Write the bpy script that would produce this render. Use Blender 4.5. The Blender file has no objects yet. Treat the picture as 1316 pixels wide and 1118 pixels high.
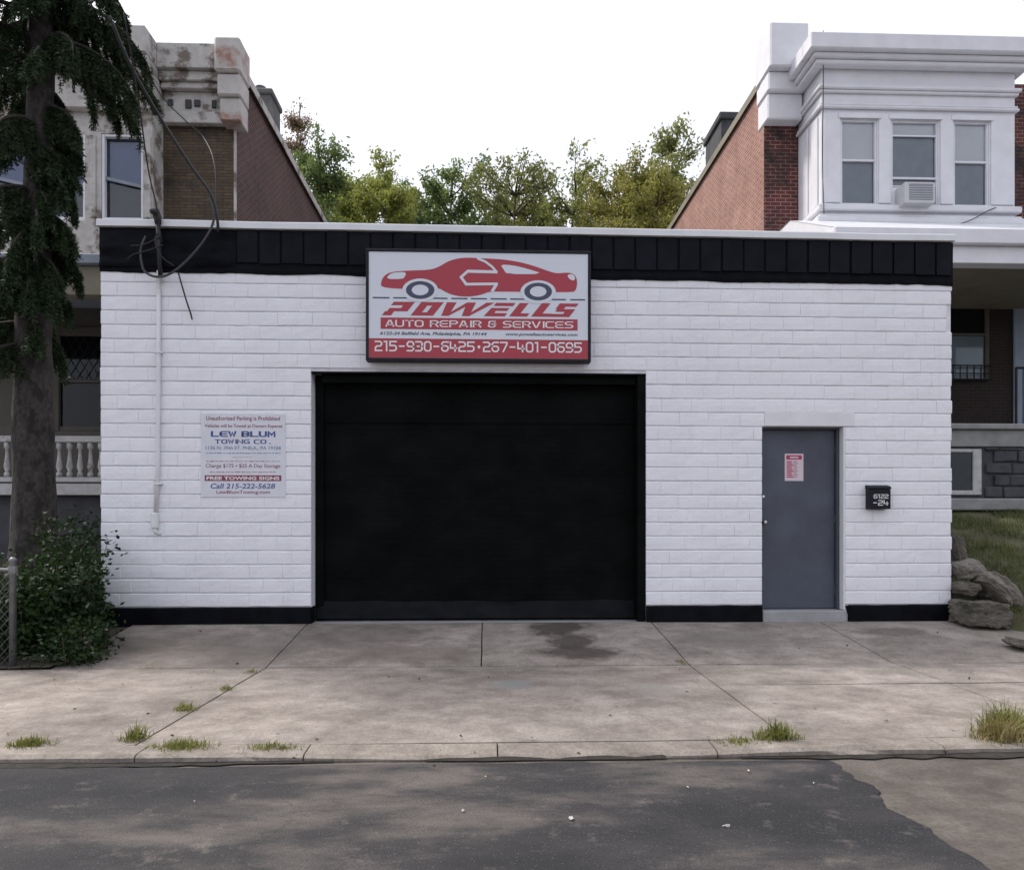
import bpy, math, random
import numpy as np
from mathutils import Vector, Matrix, noise as mnoise
random.seed(7); rng = np.random.default_rng(11)
R = math.radians
scene = bpy.context.scene
C = scene.collection

# ------------------------------------------------------------------ camera
CAM = Vector((0.0, -9.5, 1.27)); YAW = R(2.0); FPX = 950.0; PX0 = 658.0; HOR = 672.0
cam_d = bpy.data.cameras.new('camera'); cam = bpy.data.objects.new('camera', cam_d); C.objects.link(cam)
cam.location = CAM; cam.rotation_euler = (R(90), 0, -YAW)
cam_d.sensor_width = 36; cam_d.lens = FPX / 1316 * 36
cam_d.shift_y = (HOR - 559) / 1316
cam_d.clip_start = 0.05; cam_d.clip_end = 3000
scene.camera = cam

# ------------------------------------------------------------------ world and sun (hazy white daylight)
SUN_DIR = Vector((-0.66, 0.33, 0.90)).normalized()
w = bpy.data.worlds.new('World'); scene.world = w; w.use_nodes = True
wn = w.node_tree; bg = wn.nodes['Background']
sky = wn.nodes.new('ShaderNodeTexSky'); sky.sky_type = 'NISHITA'; sky.sun_disc = False
sky.sun_elevation = math.asin(SUN_DIR.z); sky.sun_rotation = math.atan2(SUN_DIR.x, SUN_DIR.y)
sky.air_density = 1.0; sky.dust_density = 9.0; sky.ozone_density = 1.0; sky.altitude = 0
hz_ = wn.nodes.new('ShaderNodeMix'); hz_.data_type = 'RGBA'; hz_.inputs[0].default_value = 0.78      # even white haze over the whole sky
hz_.inputs[7].default_value = (7.5, 7.7, 8.5, 1); wn.links.new(sky.outputs[0], hz_.inputs[6])
wn.links.new(hz_.outputs[2], bg.inputs[0]); bg.inputs[1].default_value = 0.15
sd = bpy.data.lights.new('sun', 'SUN'); sun = bpy.data.objects.new('sun', sd); C.objects.link(sun)
sd.energy = 3.0; sd.angle = R(10); sd.color = (1.0, 0.95, 0.88)
sun.rotation_euler = SUN_DIR.to_track_quat('Z', 'Y').to_euler()
scene.view_settings.view_transform = 'Standard'; scene.view_settings.look = 'None'
scene.view_settings.exposure = 0.12; scene.view_settings.gamma = 1.0
scene.render.engine = 'CYCLES'

# ------------------------------------------------------------------ pixel (1316 wide photo) -> point helpers, used to survey the place
FW = Vector((math.sin(YAW), math.cos(YAW), 0)); RT = Vector((math.cos(YAW), -math.sin(YAW), 0))
def ray(px, py): return FW + RT * ((px - PX0) / FPX) + Vector((0, 0, (HOR - py) / FPX))
def at(px, py, Y=0.0):
    d = ray(px, py); return CAM + d * ((Y - CAM.y) / d.y)
def at_z(px, py, Z):
    d = ray(px, py); return CAM + d * ((Z - CAM.z) / d.z)
def X_(px, Y=0.0): return at(px, 500, Y).x
def Z_(px, py, Y=0.0): return at(px, py, Y).z

# ------------------------------------------------------------------ mesh building
class MB:
    def __init__(s): s.v = []; s.f = []; s.m = []
    def add(s, vs, fs, m=0):
        b = len(s.v); s.v += [tuple(p) for p in vs]
        for f in fs: s.f.append(tuple(b + i for i in f)); s.m.append(m)
        return s
    def box(s, x0, x1, y0, y1, z0, z1, m=0):
        return s.add([(x0,y0,z0),(x1,y0,z0),(x1,y1,z0),(x0,y1,z0),(x0,y0,z1),(x1,y0,z1),(x1,y1,z1),(x0,y1,z1)],
                     [(0,3,2,1),(4,5,6,7),(0,1,5,4),(1,2,6,5),(2,3,7,6),(3,0,4,7)], m)
    def cbox(s, x0, x1, y0, y1, z0, z1, c=0.01, m=0):
        # box with chamfered edges all round
        P = []; idx = {}
        def vid(p):
            if p not in idx: idx[p] = len(P); P.append(p)
            return idx[p]
        X = (x0, x1); Y = (y0, y1); Z = (z0, z1)
        def pt(i, j, k, a):
            sx, sy, sz = (1 if i == 0 else -1), (1 if j == 0 else -1), (1 if k == 0 else -1)
            x, y, z = X[i], Y[j], Z[k]
            if a != 0: x += sx * c
            if a != 1: y += sy * c
            if a != 2: z += sz * c
            return vid((x, y, z, a, i, j, k))
        F = []
        for i in (0, 1): F.append([pt(i,0,0,0), pt(i,1,0,0), pt(i,1,1,0), pt(i,0,1,0)])
        for j in (0, 1): F.append([pt(0,j,0,1), pt(1,j,0,1), pt(1,j,1,1), pt(0,j,1,1)])
        for k in (0, 1): F.append([pt(0,0,k,2), pt(1,0,k,2), pt(1,1,k,2), pt(0,1,k,2)])
        for i in (0, 1):
            for j in (0, 1): F.append([pt(i,j,0,0), pt(i,j,1,0), pt(i,j,1,1), pt(i,j,0,1)])
            for k in (0, 1): F.append([pt(i,0,k,0), pt(i,1,k,0), pt(i,1,k,2), pt(i,0,k,2)])
        for j in (0, 1):
            for k in (0, 1): F.append([pt(0,j,k,1), pt(1,j,k,1), pt(1,j,k,2), pt(0,j,k,2)])
        for i in (0, 1):
            for j in (0, 1):
                for k in (0, 1): F.append([pt(i,j,k,0), pt(i,j,k,1), pt(i,j,k,2)])
        return s.add([p[:3] for p in P], F, m)
    def tube(s, pts, r, n=8, m=0, cap=True):
        pts = [Vector(p) for p in pts]; k = len(pts)
        rs = r if isinstance(r, (list, tuple)) else [r] * k
        vs = []; fs = []
        up = Vector((0.13, 0.21, 0.97))
        for i, p in enumerate(pts):
            t = (pts[min(i + 1, k - 1)] - pts[max(i - 1, 0)])
            if t.length < 1e-9: t = Vector((0, 0, 1))
            t.normalize()
            u = up.cross(t)
            if u.length < 0.15: u = Vector((1, 0, 0)).cross(t)
            u.normalize(); q = t.cross(u)
            for a in range(n):
                an = 2 * math.pi * a / n
                vs.append(p + (u * math.cos(an) + q * math.sin(an)) * rs[i])
        for i in range(k - 1):
            for a in range(n):
                b = (a + 1) % n
                fs.append((i*n+a, i*n+b, (i+1)*n+b, (i+1)*n+a))
        if cap: fs.append(tuple(range(n))[::-1]); fs.append(tuple((k-1)*n + a for a in range(n)))
        return s.add(vs, fs, m)
    def prism_y(s, poly, y0, y1, m=0):      # outline in (x, z), extruded along y
        n = len(poly); vs = [(x, y0, z) for x, z in poly] + [(x, y1, z) for x, z in poly]
        fs = [tuple(range(n)), tuple(range(2*n-1, n-1, -1))] + [(i, (i+1) % n, n+(i+1) % n, n+i) for i in range(n)]
        return s.add(vs, fs, m)
    def prism_x(s, poly, x0, x1, m=0):      # outline in (y, z), extruded along x
        n = len(poly); vs = [(x0, y, z) for y, z in poly] + [(x1, y, z) for y, z in poly]
        fs = [tuple(range(n)), tuple(range(2*n-1, n-1, -1))] + [(i, (i+1) % n, n+(i+1) % n, n+i) for i in range(n)]
        return s.add(vs, fs, m)
    def grid(s, nx, ny, fn, m=0):
        vs = [fn(i / (nx - 1), j / (ny - 1)) for j in range(ny) for i in range(nx)]
        fs = [(j*nx+i, j*nx+i+1, (j+1)*nx+i+1, (j+1)*nx+i) for j in range(ny-1) for i in range(nx-1)]
        return s.add(vs, fs, m)
    def build(s, name, mats, parent=None, smooth=False):
        me = bpy.data.meshes.new(name); me.from_pydata(s.v, [], s.f)
        if not isinstance(mats, (list, tuple)): mats = [mats]
        for mm in mats: me.materials.append(mm)
        if len(mats) > 1: me.polygons.foreach_set('material_index', s.m)
        if smooth: me.polygons.foreach_set('use_smooth', [True] * len(me.polygons))
        me.update()
        return link(name, me, parent)

BASE = {}
def link(name, me, parent=None):
    o = bpy.data.objects.new(name, me); C.objects.link(o)
    if parent is not None:
        o.parent = parent
        if parent.name in BASE: o.matrix_parent_inverse = Matrix.Translation(-BASE[parent.name])
    return o
def fixn(o):
    import bmesh
    bm = bmesh.new(); bm.from_mesh(o.data); bmesh.ops.recalc_face_normals(bm, faces=bm.faces); bm.to_mesh(o.data); bm.free(); return o
def thing(name, label, cat, loc, group=None):
    o = bpy.data.objects.new(name, None); C.objects.link(o); o.location = loc
    o.empty_display_size = 0.2; BASE[o.name] = Vector(loc)
    return tag(o, label, cat, group)
def tag(o, label=None, cat=None, group=None, kind=None):
    if label: o['label'] = label
    if cat: o['category'] = cat
    if group: o['group'] = group
    if kind: o['kind'] = kind
    return o
def np_mesh(name, V, F, mats, parent=None):
    # V (n,3), F (m,4) quads
    me = bpy.data.meshes.new(name); m = len(F); k = F.shape[1]
    me.vertices.add(len(V)); me.vertices.foreach_set('co', np.asarray(V, np.float32).ravel())
    me.loops.add(m * k); me.loops.foreach_set('vertex_index', np.asarray(F, np.int32).ravel())
    me.polygons.add(m); me.polygons.foreach_set('loop_start', np.arange(0, m*k, k, dtype=np.int32))
    me.update(calc_edges=True)
    if not isinstance(mats, (list, tuple)): mats = [mats]
    for mm in mats: me.materials.append(mm)
    return link(name, me, parent)
def leaf_quads(cen, dirs, length, width, fold=0.0):
    # rhombus leaves: cen (n,3) base points, dirs (n,3) unit, length/width (n,)
    n = len(cen); rnd = rng.normal(size=(n, 3)); side = np.cross(dirs, rnd); side /= np.linalg.norm(side, axis=1)[:, None] + 1e-9
    L = length[:, None]; W = width[:, None]
    p0 = cen; p2 = cen + dirs * L; mid = cen + dirs * L * 0.45
    nrm = np.cross(dirs, side)
    p1 = mid + side * W * 0.5 + nrm * W * fold; p3 = mid - side * W * 0.5 + nrm * W * fold
    V = np.stack([p0, p1, p2, p3], 1).reshape(-1, 3)
    F = np.arange(4 * n).reshape(-1, 4)
    return V, F

# ------------------------------------------------------------------ materials
def new_mat(name):
    m = bpy.data.materials.new(name); m.use_nodes = True
    nt = m.node_tree; return m, nt, nt.nodes['Principled BSDF']
def N(nt, t, **kw):
    n = nt.nodes.new(t)
    for k, v in kw.items():
        if k in n.inputs.keys(): n.inputs[k].default_value = v
        else: setattr(n, k, v)
    return n
def ramp(nt, stops, fac):
    r = nt.nodes.new('ShaderNodeValToRGB'); e = r.color_ramp.elements
    while len(e) < len(stops): e.new(0.5)
    for el, (p, c) in zip(e, stops):
        el.position = p; el.color = c if len(c) == 4 else (*c, 1)
    nt.links.new(fac, r.inputs[0]); return r.outputs[0]
def mixc(nt, a, b, fac, mode='MIX'):
    n = nt.nodes.new('ShaderNodeMix'); n.data_type = 'RGBA'; n.blend_type = mode
    for sock, val in ((n.inputs[0], fac), (n.inputs[6], a), (n.inputs[7], b)):
        if hasattr(val, 'is_output'): nt.links.new(val, sock)
        elif isinstance(val, (int, float)): sock.default_value = val
        else: sock.default_value = (*val, 1) if len(val) == 3 else val
    return n.outputs[2]
def pos(nt): return nt.nodes.new('ShaderNodeNewGeometry').outputs['Position']
def mapping(nt, vec, scale=(1,1,1), loc=(0,0,0), rot=(0,0,0)):
    m = nt.nodes.new('ShaderNodeMapping'); nt.links.new(vec, m.inputs[0])
    m.inputs['Scale'].default_value = scale; m.inputs['Location'].default_value = loc; m.inputs['Rotation'].default_value = rot
    return m.outputs[0]
def noise(nt, vec, scale, detail=4, rough=0.55):
    n = N(nt, 'ShaderNodeTexNoise', Scale=scale, Detail=detail, Roughness=rough); nt.links.new(vec, n.inputs['Vector']); return n.outputs[0]
def bump(nt, bsdf, h, strength=0.3, dist=0.02):
    b = N(nt, 'ShaderNodeBump', Strength=strength, Distance=dist); nt.links.new(h, b.inputs['Height']); nt.links.new(b.outputs[0], bsdf.inputs['Normal']); return b
def simple(name, col, rough=0.7, var=0.12, scale=6.0, bmp=0.1, bscale=40.0, metal=0.0, dirt=None, stretch=(1,1,1), spec=0.5):
    m, nt, b = new_mat(name); p = mapping(nt, pos(nt), stretch)
    n1 = noise(nt, p, scale, 6)
    lo = tuple(max(0, c * (1 - var)) for c in col); hi = tuple(min(1, c * (1 + var)) for c in col)
    c = ramp(nt, [(0.3, lo), (0.7, hi)], n1)
    if dirt:
        n2 = noise(nt, p, scale * 0.4, 8, 0.65); f = ramp(nt, [(dirt[1], (0,0,0)), (dirt[2], (1,1,1))], n2)
        c = mixc(nt, c, dirt[0], f)
    nt.links.new(c, b.inputs['Base Color']); b.inputs['Roughness'].default_value = rough; b.inputs['Metallic'].default_value = metal
    b.inputs['Specular IOR Level'].default_value = spec
    if bmp: bump(nt, b, noise(nt, p, bscale, 5), bmp, 0.01)
    return m
def flat(name, col, rough=0.6):
    m, nt, b = new_mat(name); b.inputs['Base Color'].default_value = (*col, 1); b.inputs['Roughness'].default_value = rough; return m
def brick_mat(name, c1, c2, mortar, axis, bw=0.21, bh=0.075, ms=0.009, soot=None, bstr=0.6, msm=0.15):
    m, nt, b = new_mat(name); p = pos(nt)
    sep = N(nt, 'ShaderNodeSeparateXYZ'); nt.links.new(p, sep.inputs[0]); cmb = N(nt, 'ShaderNodeCombineXYZ')
    nt.links.new(sep.outputs[0 if axis == 'x' else 1], cmb.inputs[0]); nt.links.new(sep.outputs[2], cmb.inputs[1])
    wob = noise(nt, p, 3.0, 2); 
    t = N(nt, 'ShaderNodeTexBrick'); t.inputs['Scale'].default_value = 1.0
    t.inputs['Brick Width'].default_value = bw; t.inputs['Row Height'].default_value = bh; t.inputs['Mortar Size'].default_value = ms
    t.inputs['Mortar Smooth'].default_value = msm; t.inputs['Bias'].default_value = -0.1
    t.inputs['Color1'].default_value = (*c1, 1); t.inputs['Color2'].default_value = (*c2, 1); t.inputs['Mortar'].default_value = (*mortar, 1)
    nt.links.new(cmb.outputs[0], t.inputs['Vector'])
    big = noise(nt, p, 0.9, 6, 0.65)
    c = mixc(nt, t.outputs['Color'], ramp(nt, [(0.3, (0.55,0.5,0.5)), (0.7, (1.0,1.0,1.0))], big), 0.8, 'MULTIPLY')
    fine = noise(nt, p, 14, 4)
    c = mixc(nt, c, ramp(nt, [(0.3, (0.7,0.7,0.7)), (0.7, (1.1,1.1,1.1))], fine), 0.6, 'MULTIPLY')
    if soot:
        sn = noise(nt, p, 1.1, 7, 0.7); f = ramp(nt, [(soot[1], (0,0,0)), (soot[2], (1,1,1))], sn); c = mixc(nt, c, soot[0], f)
    nt.links.new(c, b.inputs['Base Color']); b.inputs['Roughness'].default_value = 0.9
    inv = N(nt, 'ShaderNodeMath', operation='SUBTRACT'); inv.inputs[0].default_value = 1.0; nt.links.new(t.outputs['Fac'], inv.inputs[1])
    bump(nt, b, inv.outputs[0], bstr, 0.012); return m
def leaf_mat(name, dark, light, scale=5.0, trans=0.5):
    m, nt, b = new_mat(name); p = pos(nt)
    n1 = noise(nt, p, scale, 3); n2 = noise(nt, p, scale * 7, 2)
    ad = N(nt, 'ShaderNodeMath', operation='ADD'); nt.links.new(n1, ad.inputs[0]); nt.links.new(n2, ad.inputs[1])
    hf = N(nt, 'ShaderNodeMath', operation='MULTIPLY'); hf.inputs[1].default_value = 0.5; nt.links.new(ad.outputs[0], hf.inputs[0])
    c = ramp(nt, [(0.36, dark), (0.64, light)], hf.outputs[0]); nt.links.new(c, b.inputs['Base Color']); b.inputs['Roughness'].default_value = 0.6
    b.inputs['Specular IOR Level'].default_value = 0.3
    if trans:
        t = N(nt, 'ShaderNodeBsdfTranslucent'); nt.links.new(c, t.inputs[0]); mx = N(nt, 'ShaderNodeMixShader'); mx.inputs[0].default_value = trans
        nt.links.new(b.outputs[0], mx.inputs[1]); nt.links.new(t.outputs[0], mx.inputs[2]); nt.links.new(mx.outputs[0], nt.nodes['Material Output'].inputs[0])
    return m
def glass_mat(name, tint=(0.75,0.8,0.85), refl=0.35):
    m, nt, b = new_mat(name); nt.nodes.remove(b)
    g = N(nt, 'ShaderNodeBsdfGlossy', Roughness=0.03); tr = N(nt, 'ShaderNodeBsdfTransparent'); tr.inputs[0].default_value = (*tint, 1)
    lw = N(nt, 'ShaderNodeFresnel', IOR=1.5); mp = N(nt, 'ShaderNodeMath', operation='ADD'); mp.inputs[1].default_value = refl - 0.04; nt.links.new(lw.outputs[0], mp.inputs[0])
    mx = N(nt, 'ShaderNodeMixShader'); nt.links.new(mp.outputs[0], mx.inputs[0]); nt.links.new(tr.outputs[0], mx.inputs[1]); nt.links.new(g.outputs[0], mx.inputs[2])
    nt.links.new(mx.outputs[0], nt.nodes['Material Output'].inputs[0]); return m

M = {}
# painted block
def white_block():
    m, nt, b = new_mat('white_block_paint'); p = pos(nt)
    n1 = noise(nt, p, 1.3, 7, 0.6); c = ramp(nt, [(0.3, (0.74,0.742,0.79)), (0.65, (0.80,0.803,0.85))], n1)
    st = noise(nt, mapping(nt, p, (6, 6, 0.5)), 1.5, 5, 0.6); c = mixc(nt, c, (0.62,0.62,0.66), ramp(nt, [(0.55, (0,0,0)), (0.85, (0.4,0.4,0.4))], st))
    sp = noise(nt, p, 9, 5, 0.6); c = mixc(nt, c, (0.60,0.60,0.61), ramp(nt, [(0.66, (0,0,0)), (0.85, (0.3,0.3,0.3))], sp))
    nt.links.new(c, b.inputs['Base Color']); b.inputs['Roughness'].default_value = 0.55
    h1 = noise(nt, p, 28, 6, 0.65); h2 = noise(nt, p, 7, 3)
    ad = N(nt, 'ShaderNodeMath', operation='ADD'); nt.links.new(h1, ad.inputs[0]); nt.links.new(h2, ad.inputs[1])
    bump(nt, b, ad.outputs[0], 0.38, 0.010); return m
M['block'] = white_block()
M['mortar'] = simple('painted_joint', (0.66,0.66,0.70), 0.75, 0.12, 8, 0.3, 40)
M['white_trim'] = simple('white_trim_paint', (0.70,0.70,0.74), 0.5, 0.06, 3, 0.08, 30)
M['coping'] = simple('coping_metal', (0.66,0.67,0.70), 0.45, 0.08, 2, 0.08, 10, dirt=((0.42,0.42,0.42), 0.6, 0.8))
M['black'] = simple('black_paint', (0.0035,0.004,0.0065), 0.65, 0.5, 5, 0.35, 22, spec=0.08)
M['black_tile'] = simple('black_tile_paint', (0.0065,0.0075,0.0115), 0.65, 0.4, 4, 0.3, 25, spec=0.10)
M['curtain'] = simple('black_curtain', (0.0032,0.0042,0.0040), 0.6, 0.5, 2, 0.12, 7, stretch=(1,1,1.5), spec=0.05)
M['rubber'] = simple('black_rubber', (0.006,0.0065,0.008), 0.5, 0.4, 4, 0.2, 9, spec=0.08)
M['door'] = simple('slate_door_paint', (0.060,0.070,0.098), 0.5, 0.16, 2.5, 0.12, 14, dirt=((0.040,0.046,0.062), 0.5, 0.7))
M['frame_dark'] = simple('dark_frame', (0.05,0.058,0.075), 0.45, 0.1, 4, 0.05, 30)
M['steel'] = simple('worn_steel', (0.55,0.54,0.52), 0.35, 0.15, 12, 0.05, 40, metal=0.9)
M['step'] = simple('step_concrete', (0.30,0.30,0.31), 0.85, 0.15, 4, 0.3, 40)
M['lintel'] = simple('smooth_render', (0.69,0.69,0.72), 0.7, 0.06, 3, 0.15, 30)
M['sign_white'] = simple('sign_face', (0.62,0.65,0.72), 0.25, 0.02, 2, 0.0)
M['sign_red'] = flat('sign_red', (0.36,0.022,0.040), 0.3)
M['sign_navy'] = flat('sign_navy', (0.035,0.045,0.085), 0.3)
M['sign_frame'] = simple('sign_frame', (0.014,0.014,0.020), 0.5, 0.2, 6, 0.1, 30, spec=0.2)
M['tow_face'] = simple('faded_board', (0.64,0.65,0.71), 0.5, 0.06, 5, 0.05, 30)
M['ink_blue'] = flat('ink_blue', (0.045,0.075,0.26)); M['ink_teal'] = flat('ink_teal', (0.17,0.27,0.40)); M['ink_red'] = flat('ink_red', (0.22,0.04,0.07)); M['ink_pink'] = flat('ink_pink', (0.42,0.22,0.27))
M['ink_red2'] = flat('notice_red', (0.40,0.03,0.09)); M['paper'] = flat('notice_paper', (0.62,0.52,0.58), 0.7); M['white_ink'] = flat('white_ink', (0.72,0.73,0.76), 0.5)
M['pipe'] = simple('painted_pipe', (0.68,0.67,0.70), 0.5, 0.06, 5, 0.1, 30, dirt=((0.42,0.36,0.30), 0.62, 0.75))
M['cable'] = simple('cable_rubber', (0.02,0.02,0.022), 0.6, 0.3, 20, 0.0)
M['cable_grey'] = simple('cable_grey', (0.045,0.045,0.05), 0.6, 0.3, 20, 0.0)
M['roof'] = simple('tar_roof', (0.12,0.12,0.12), 0.9, 0.3, 3, 0.3, 20)
M['brickR_side'] = brick_mat('sunlit_side_brick', (0.42,0.185,0.135), (0.28,0.115,0.085), (0.46,0.35,0.30), 'y', 0.21, 0.078, 0.013)  # side brick colour raised for the sunlight on this wall
M['brickR_front'] = brick_mat('red_front_brick', (0.17,0.040,0.034), (0.105,0.026,0.024), (0.30,0.22,0.20), 'x', 0.23, 0.085, 0.010, soot=((0.022,0.018,0.018), 0.42, 0.58))
M['brickL_side'] = brick_mat('dark_side_brick', (0.115,0.040,0.034), (0.062,0.024,0.022), (0.16,0.13,0.125), 'y', 0.21, 0.078, 0.012, soot=((0.03,0.028,0.026), 0.55, 0.72))
M['brickL_front'] = brick_mat('tan_front_brick', (0.145,0.105,0.062), (0.095,0.068,0.042), (0.06,0.052,0.045), 'x', 0.24, 0.062, 0.008, soot=((0.02,0.02,0.02), 0.52, 0.7))
M['brick_porch'] = brick_mat('porch_brick', (0.035,0.020,0.017), (0.025,0.015,0.013), (0.04,0.034,0.03), 'x', 0.21, 0.075, 0.009)  # brick colour lowered for the deep shadow under the porch
M['peel'] = simple('peeling_paint', (0.46,0.44,0.42), 0.7, 0.15, 6, 0.45, 18, dirt=((0.15,0.12,0.10), 0.50, 0.60))
M['peel2'] = simple('peeling_paint_rust', (0.48,0.46,0.44), 0.7, 0.12, 4, 0.3, 18, dirt=((0.30,0.16,0.12), 0.52, 0.66))
M['cream'] = simple('cream_soffit', (0.20,0.18,0.135), 0.7, 0.1, 3, 0.1, 20, dirt=((0.12,0.10,0.08), 0.55, 0.75))
M['umber'] = simple('dark_porch_paint', (0.075,0.066,0.055), 0.7, 0.15, 3, 0.1, 20)
M['slate'] = simple('grey_edge', (0.22,0.25,0.30), 0.6, 0.1, 4, 0.1, 20)
M['dark_room'] = flat('dark_room', (0.012,0.013,0.015), 0.9)
M['blue_reflect'] = simple('blue_reflection', (0.10,0.17,0.38), 0.8, 0.1, 3, 0.0)  # blue of the reflected sky, painted on a plane behind the pane
M['blue_reflect_dark'] = simple('blue_reflection_dark', (0.030,0.042,0.085), 0.8, 0.25, 4, 0.0)  # darker lower part of the same painted sky reflection
M['blind'] = simple('window_blind', (0.78,0.79,0.82), 0.8, 0.05, 2, 0.0)
M['screen'] = simple('insect_screen', (0.27,0.325,0.39), 0.9, 0.12, 3, 0.0)
M['glass'] = glass_mat('window_glass', (0.93,0.95,0.97), 0.085); M['glass_d'] = glass_mat('porch_glass', (0.7,0.74,0.76), 0.015)
M['rail_white'] = simple('rail_paint', (0.42,0.42,0.42), 0.6, 0.15, 9, 0.2, 25, dirt=((0.14,0.12,0.10), 0.56, 0.66))
M['iron'] = simple('wrought_iron', (0.010,0.011,0.016), 0.5, 0.3, 9, 0.1, 30, spec=0.2)
M['ac'] = simple('ac_plastic', (0.52,0.52,0.53), 0.5, 0.06, 5, 0.05, 30); M['ac_dark'] = flat('ac_grille', (0.22,0.24,0.27), 0.6)
M['bark'] = simple('spruce_bark', (0.042,0.035,0.033), 0.95, 0.5, 16, 1.0, 26, stretch=(1.3,1.3,0.8), dirt=((0.016,0.014,0.013), 0.47, 0.58))
M['bark2'] = simple('tree_bark', (0.09,0.075,0.06), 0.95, 0.3, 8, 0.5, 14)
M['bark3'] = simple('spruce_twig', (0.030,0.025,0.022), 0.95, 0.3, 8, 0.4, 14)
M['needle'] = leaf_mat('needles', (0.014,0.028,0.012), (0.045,0.075,0.028), 3.0, 0.15)
M['bush'] = leaf_mat('bush_leaf', (0.008,0.020,0.006), (0.030,0.060,0.014), 3.0, 0.2)
M['grass'] = leaf_mat('grass_blade', (0.06,0.075,0.022), (0.17,0.185,0.06), 1.5, 0.3)
M['weed'] = leaf_mat('weed_blade', (0.10,0.115,0.025), (0.28,0.28,0.075), 6, 0.3)
M['straw'] = leaf_mat('straw_blade', (0.16,0.14,0.05), (0.36,0.29,0.13), 6, 0.3)
M['dryleaf'] = leaf_mat('dry_leaf', (0.06,0.04,0.02), (0.14,0.09,0.04), 6, 0.1)
M['soil'] = simple('soil', (0.055,0.044,0.034), 0.95, 0.3, 5, 0.8, 18)
M['silt_shadow'] = simple('gutter_silt_shadow', (0.028,0.024,0.02), 0.95, 0.4, 9, 0.9, 40)
M['lawn_soil'] = simple('lawn_soil', (0.075,0.072,0.035), 0.95, 0.35, 3, 0.8, 25)
M['stone'] = simple('rubble_stone', (0.105,0.092,0.078), 0.9, 0.35, 7, 0.8, 16, dirt=((0.07,0.075,0.05), 0.5, 0.7))
M['stone_pale'] = simple('broken_concrete', (0.18,0.162,0.142), 0.92, 0.28, 6, 0.9, 14, dirt=((0.11,0.10,0.08), 0.55, 0.72))
M['basement'] = simple('basement_stone', (0.055,0.057,0.064), 0.9, 0.3, 4, 0.6, 12)
M['ledge'] = simple('porch_concrete', (0.24,0.24,0.235), 0.85, 0.2, 4, 0.3, 24)
M['scrap'] = flat('paper_scrap', (0.48,0.46,0.43), 0.8)
M['galv'] = simple('galvanised', (0.20,0.205,0.21), 0.5, 0.2, 10, 0.1, 30, metal=0.6)

def concrete(name, base, stains_shadow=True):
    m, nt, b = new_mat(name); p = pos(nt)
    big = noise(nt, p, 0.7, 7, 0.62); mid = noise(nt, p, 3.5, 9, 0.72); fine = noise(nt, p, 45, 6, 0.8)
    c = ramp(nt, [(0.30, tuple(x*0.72 for x in base)), (0.55, base), (0.75, tuple(min(1, x*1.18) for x in base))], big)
    c = mixc(nt, c, ramp(nt, [(0.36, (0.60,0.58,0.57)), (0.62, (1.10,1.09,1.08))], mid), 0.75, 'MULTIPLY')
    strk = noise(nt, mapping(nt, p, (0.8, 1.3, 1), (3.1, 1.7, 0)), 1.9, 9, 0.72); c = mixc(nt, c, ramp(nt, [(0.38, (0.66,0.63,0.62)), (0.60, (1.06,1.06,1.06))], strk), 0.7, 'MULTIPLY')
    vz = N(nt, 'ShaderNodeTexVoronoi', Scale=2.3); nt.links.new(p, vz.inputs['Vector']); c = mixc(nt, c, (0.07,0.06,0.055), ramp(nt, [(0.02, (0.7,0.7,0.7)), (0.055, (0,0,0))], vz.outputs['Distance']))
    c = mixc(nt, c, ramp(nt, [(0.34, (0.62,0.61,0.60)), (0.62, (1.10,1.10,1.10))], fine), 0.8, 'MULTIPLY')
    if stains_shadow:
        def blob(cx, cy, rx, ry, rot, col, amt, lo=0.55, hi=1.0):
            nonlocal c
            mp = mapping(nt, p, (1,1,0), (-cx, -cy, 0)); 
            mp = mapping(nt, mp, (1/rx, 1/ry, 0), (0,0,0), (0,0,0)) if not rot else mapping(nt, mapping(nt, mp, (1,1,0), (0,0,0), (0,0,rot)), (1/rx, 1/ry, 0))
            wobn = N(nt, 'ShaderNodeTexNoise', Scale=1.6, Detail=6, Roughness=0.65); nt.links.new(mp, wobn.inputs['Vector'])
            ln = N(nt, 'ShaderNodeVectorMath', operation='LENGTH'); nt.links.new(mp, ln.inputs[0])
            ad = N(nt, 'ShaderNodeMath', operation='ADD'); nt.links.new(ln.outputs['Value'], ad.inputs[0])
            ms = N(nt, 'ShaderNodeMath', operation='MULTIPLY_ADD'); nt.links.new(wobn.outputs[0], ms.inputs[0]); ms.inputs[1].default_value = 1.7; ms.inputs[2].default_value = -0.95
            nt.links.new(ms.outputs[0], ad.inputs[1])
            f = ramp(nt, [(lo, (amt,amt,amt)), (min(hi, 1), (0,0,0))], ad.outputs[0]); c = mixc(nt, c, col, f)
        for a in STAINS_SHADOW: blob(*a)
    nt.links.new(c, b.inputs['Base Color']); b.inputs['Roughness'].default_value = 0.9; b.inputs['Specular IOR Level'].default_value = 0.25
    ad = N(nt, 'ShaderNodeMath', operation='ADD'); nt.links.new(fine, ad.inputs[0]); nt.links.new(mid, ad.inputs[1])
    bump(nt, b, ad.outputs[0], 0.4, 0.008); return m
def SW(y):       # height of the pavement surface: steep apron by the wall, nearly level walk, kerb
    return 0.117 * y if y > -1.8 else -0.2106 + 0.010 * (y + 1.8)
def onwalk(px, py):
    d = ray(px, py); t = 3.0
    for _ in range(400):
        q = CAM + d * t
        if q.z <= SW(q.y): return q
        t += 0.02
    return q
STAINS_SHADOW = []  # oil and dirt marks; broad apron blobs also carry the building's shadow in colour
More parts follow.
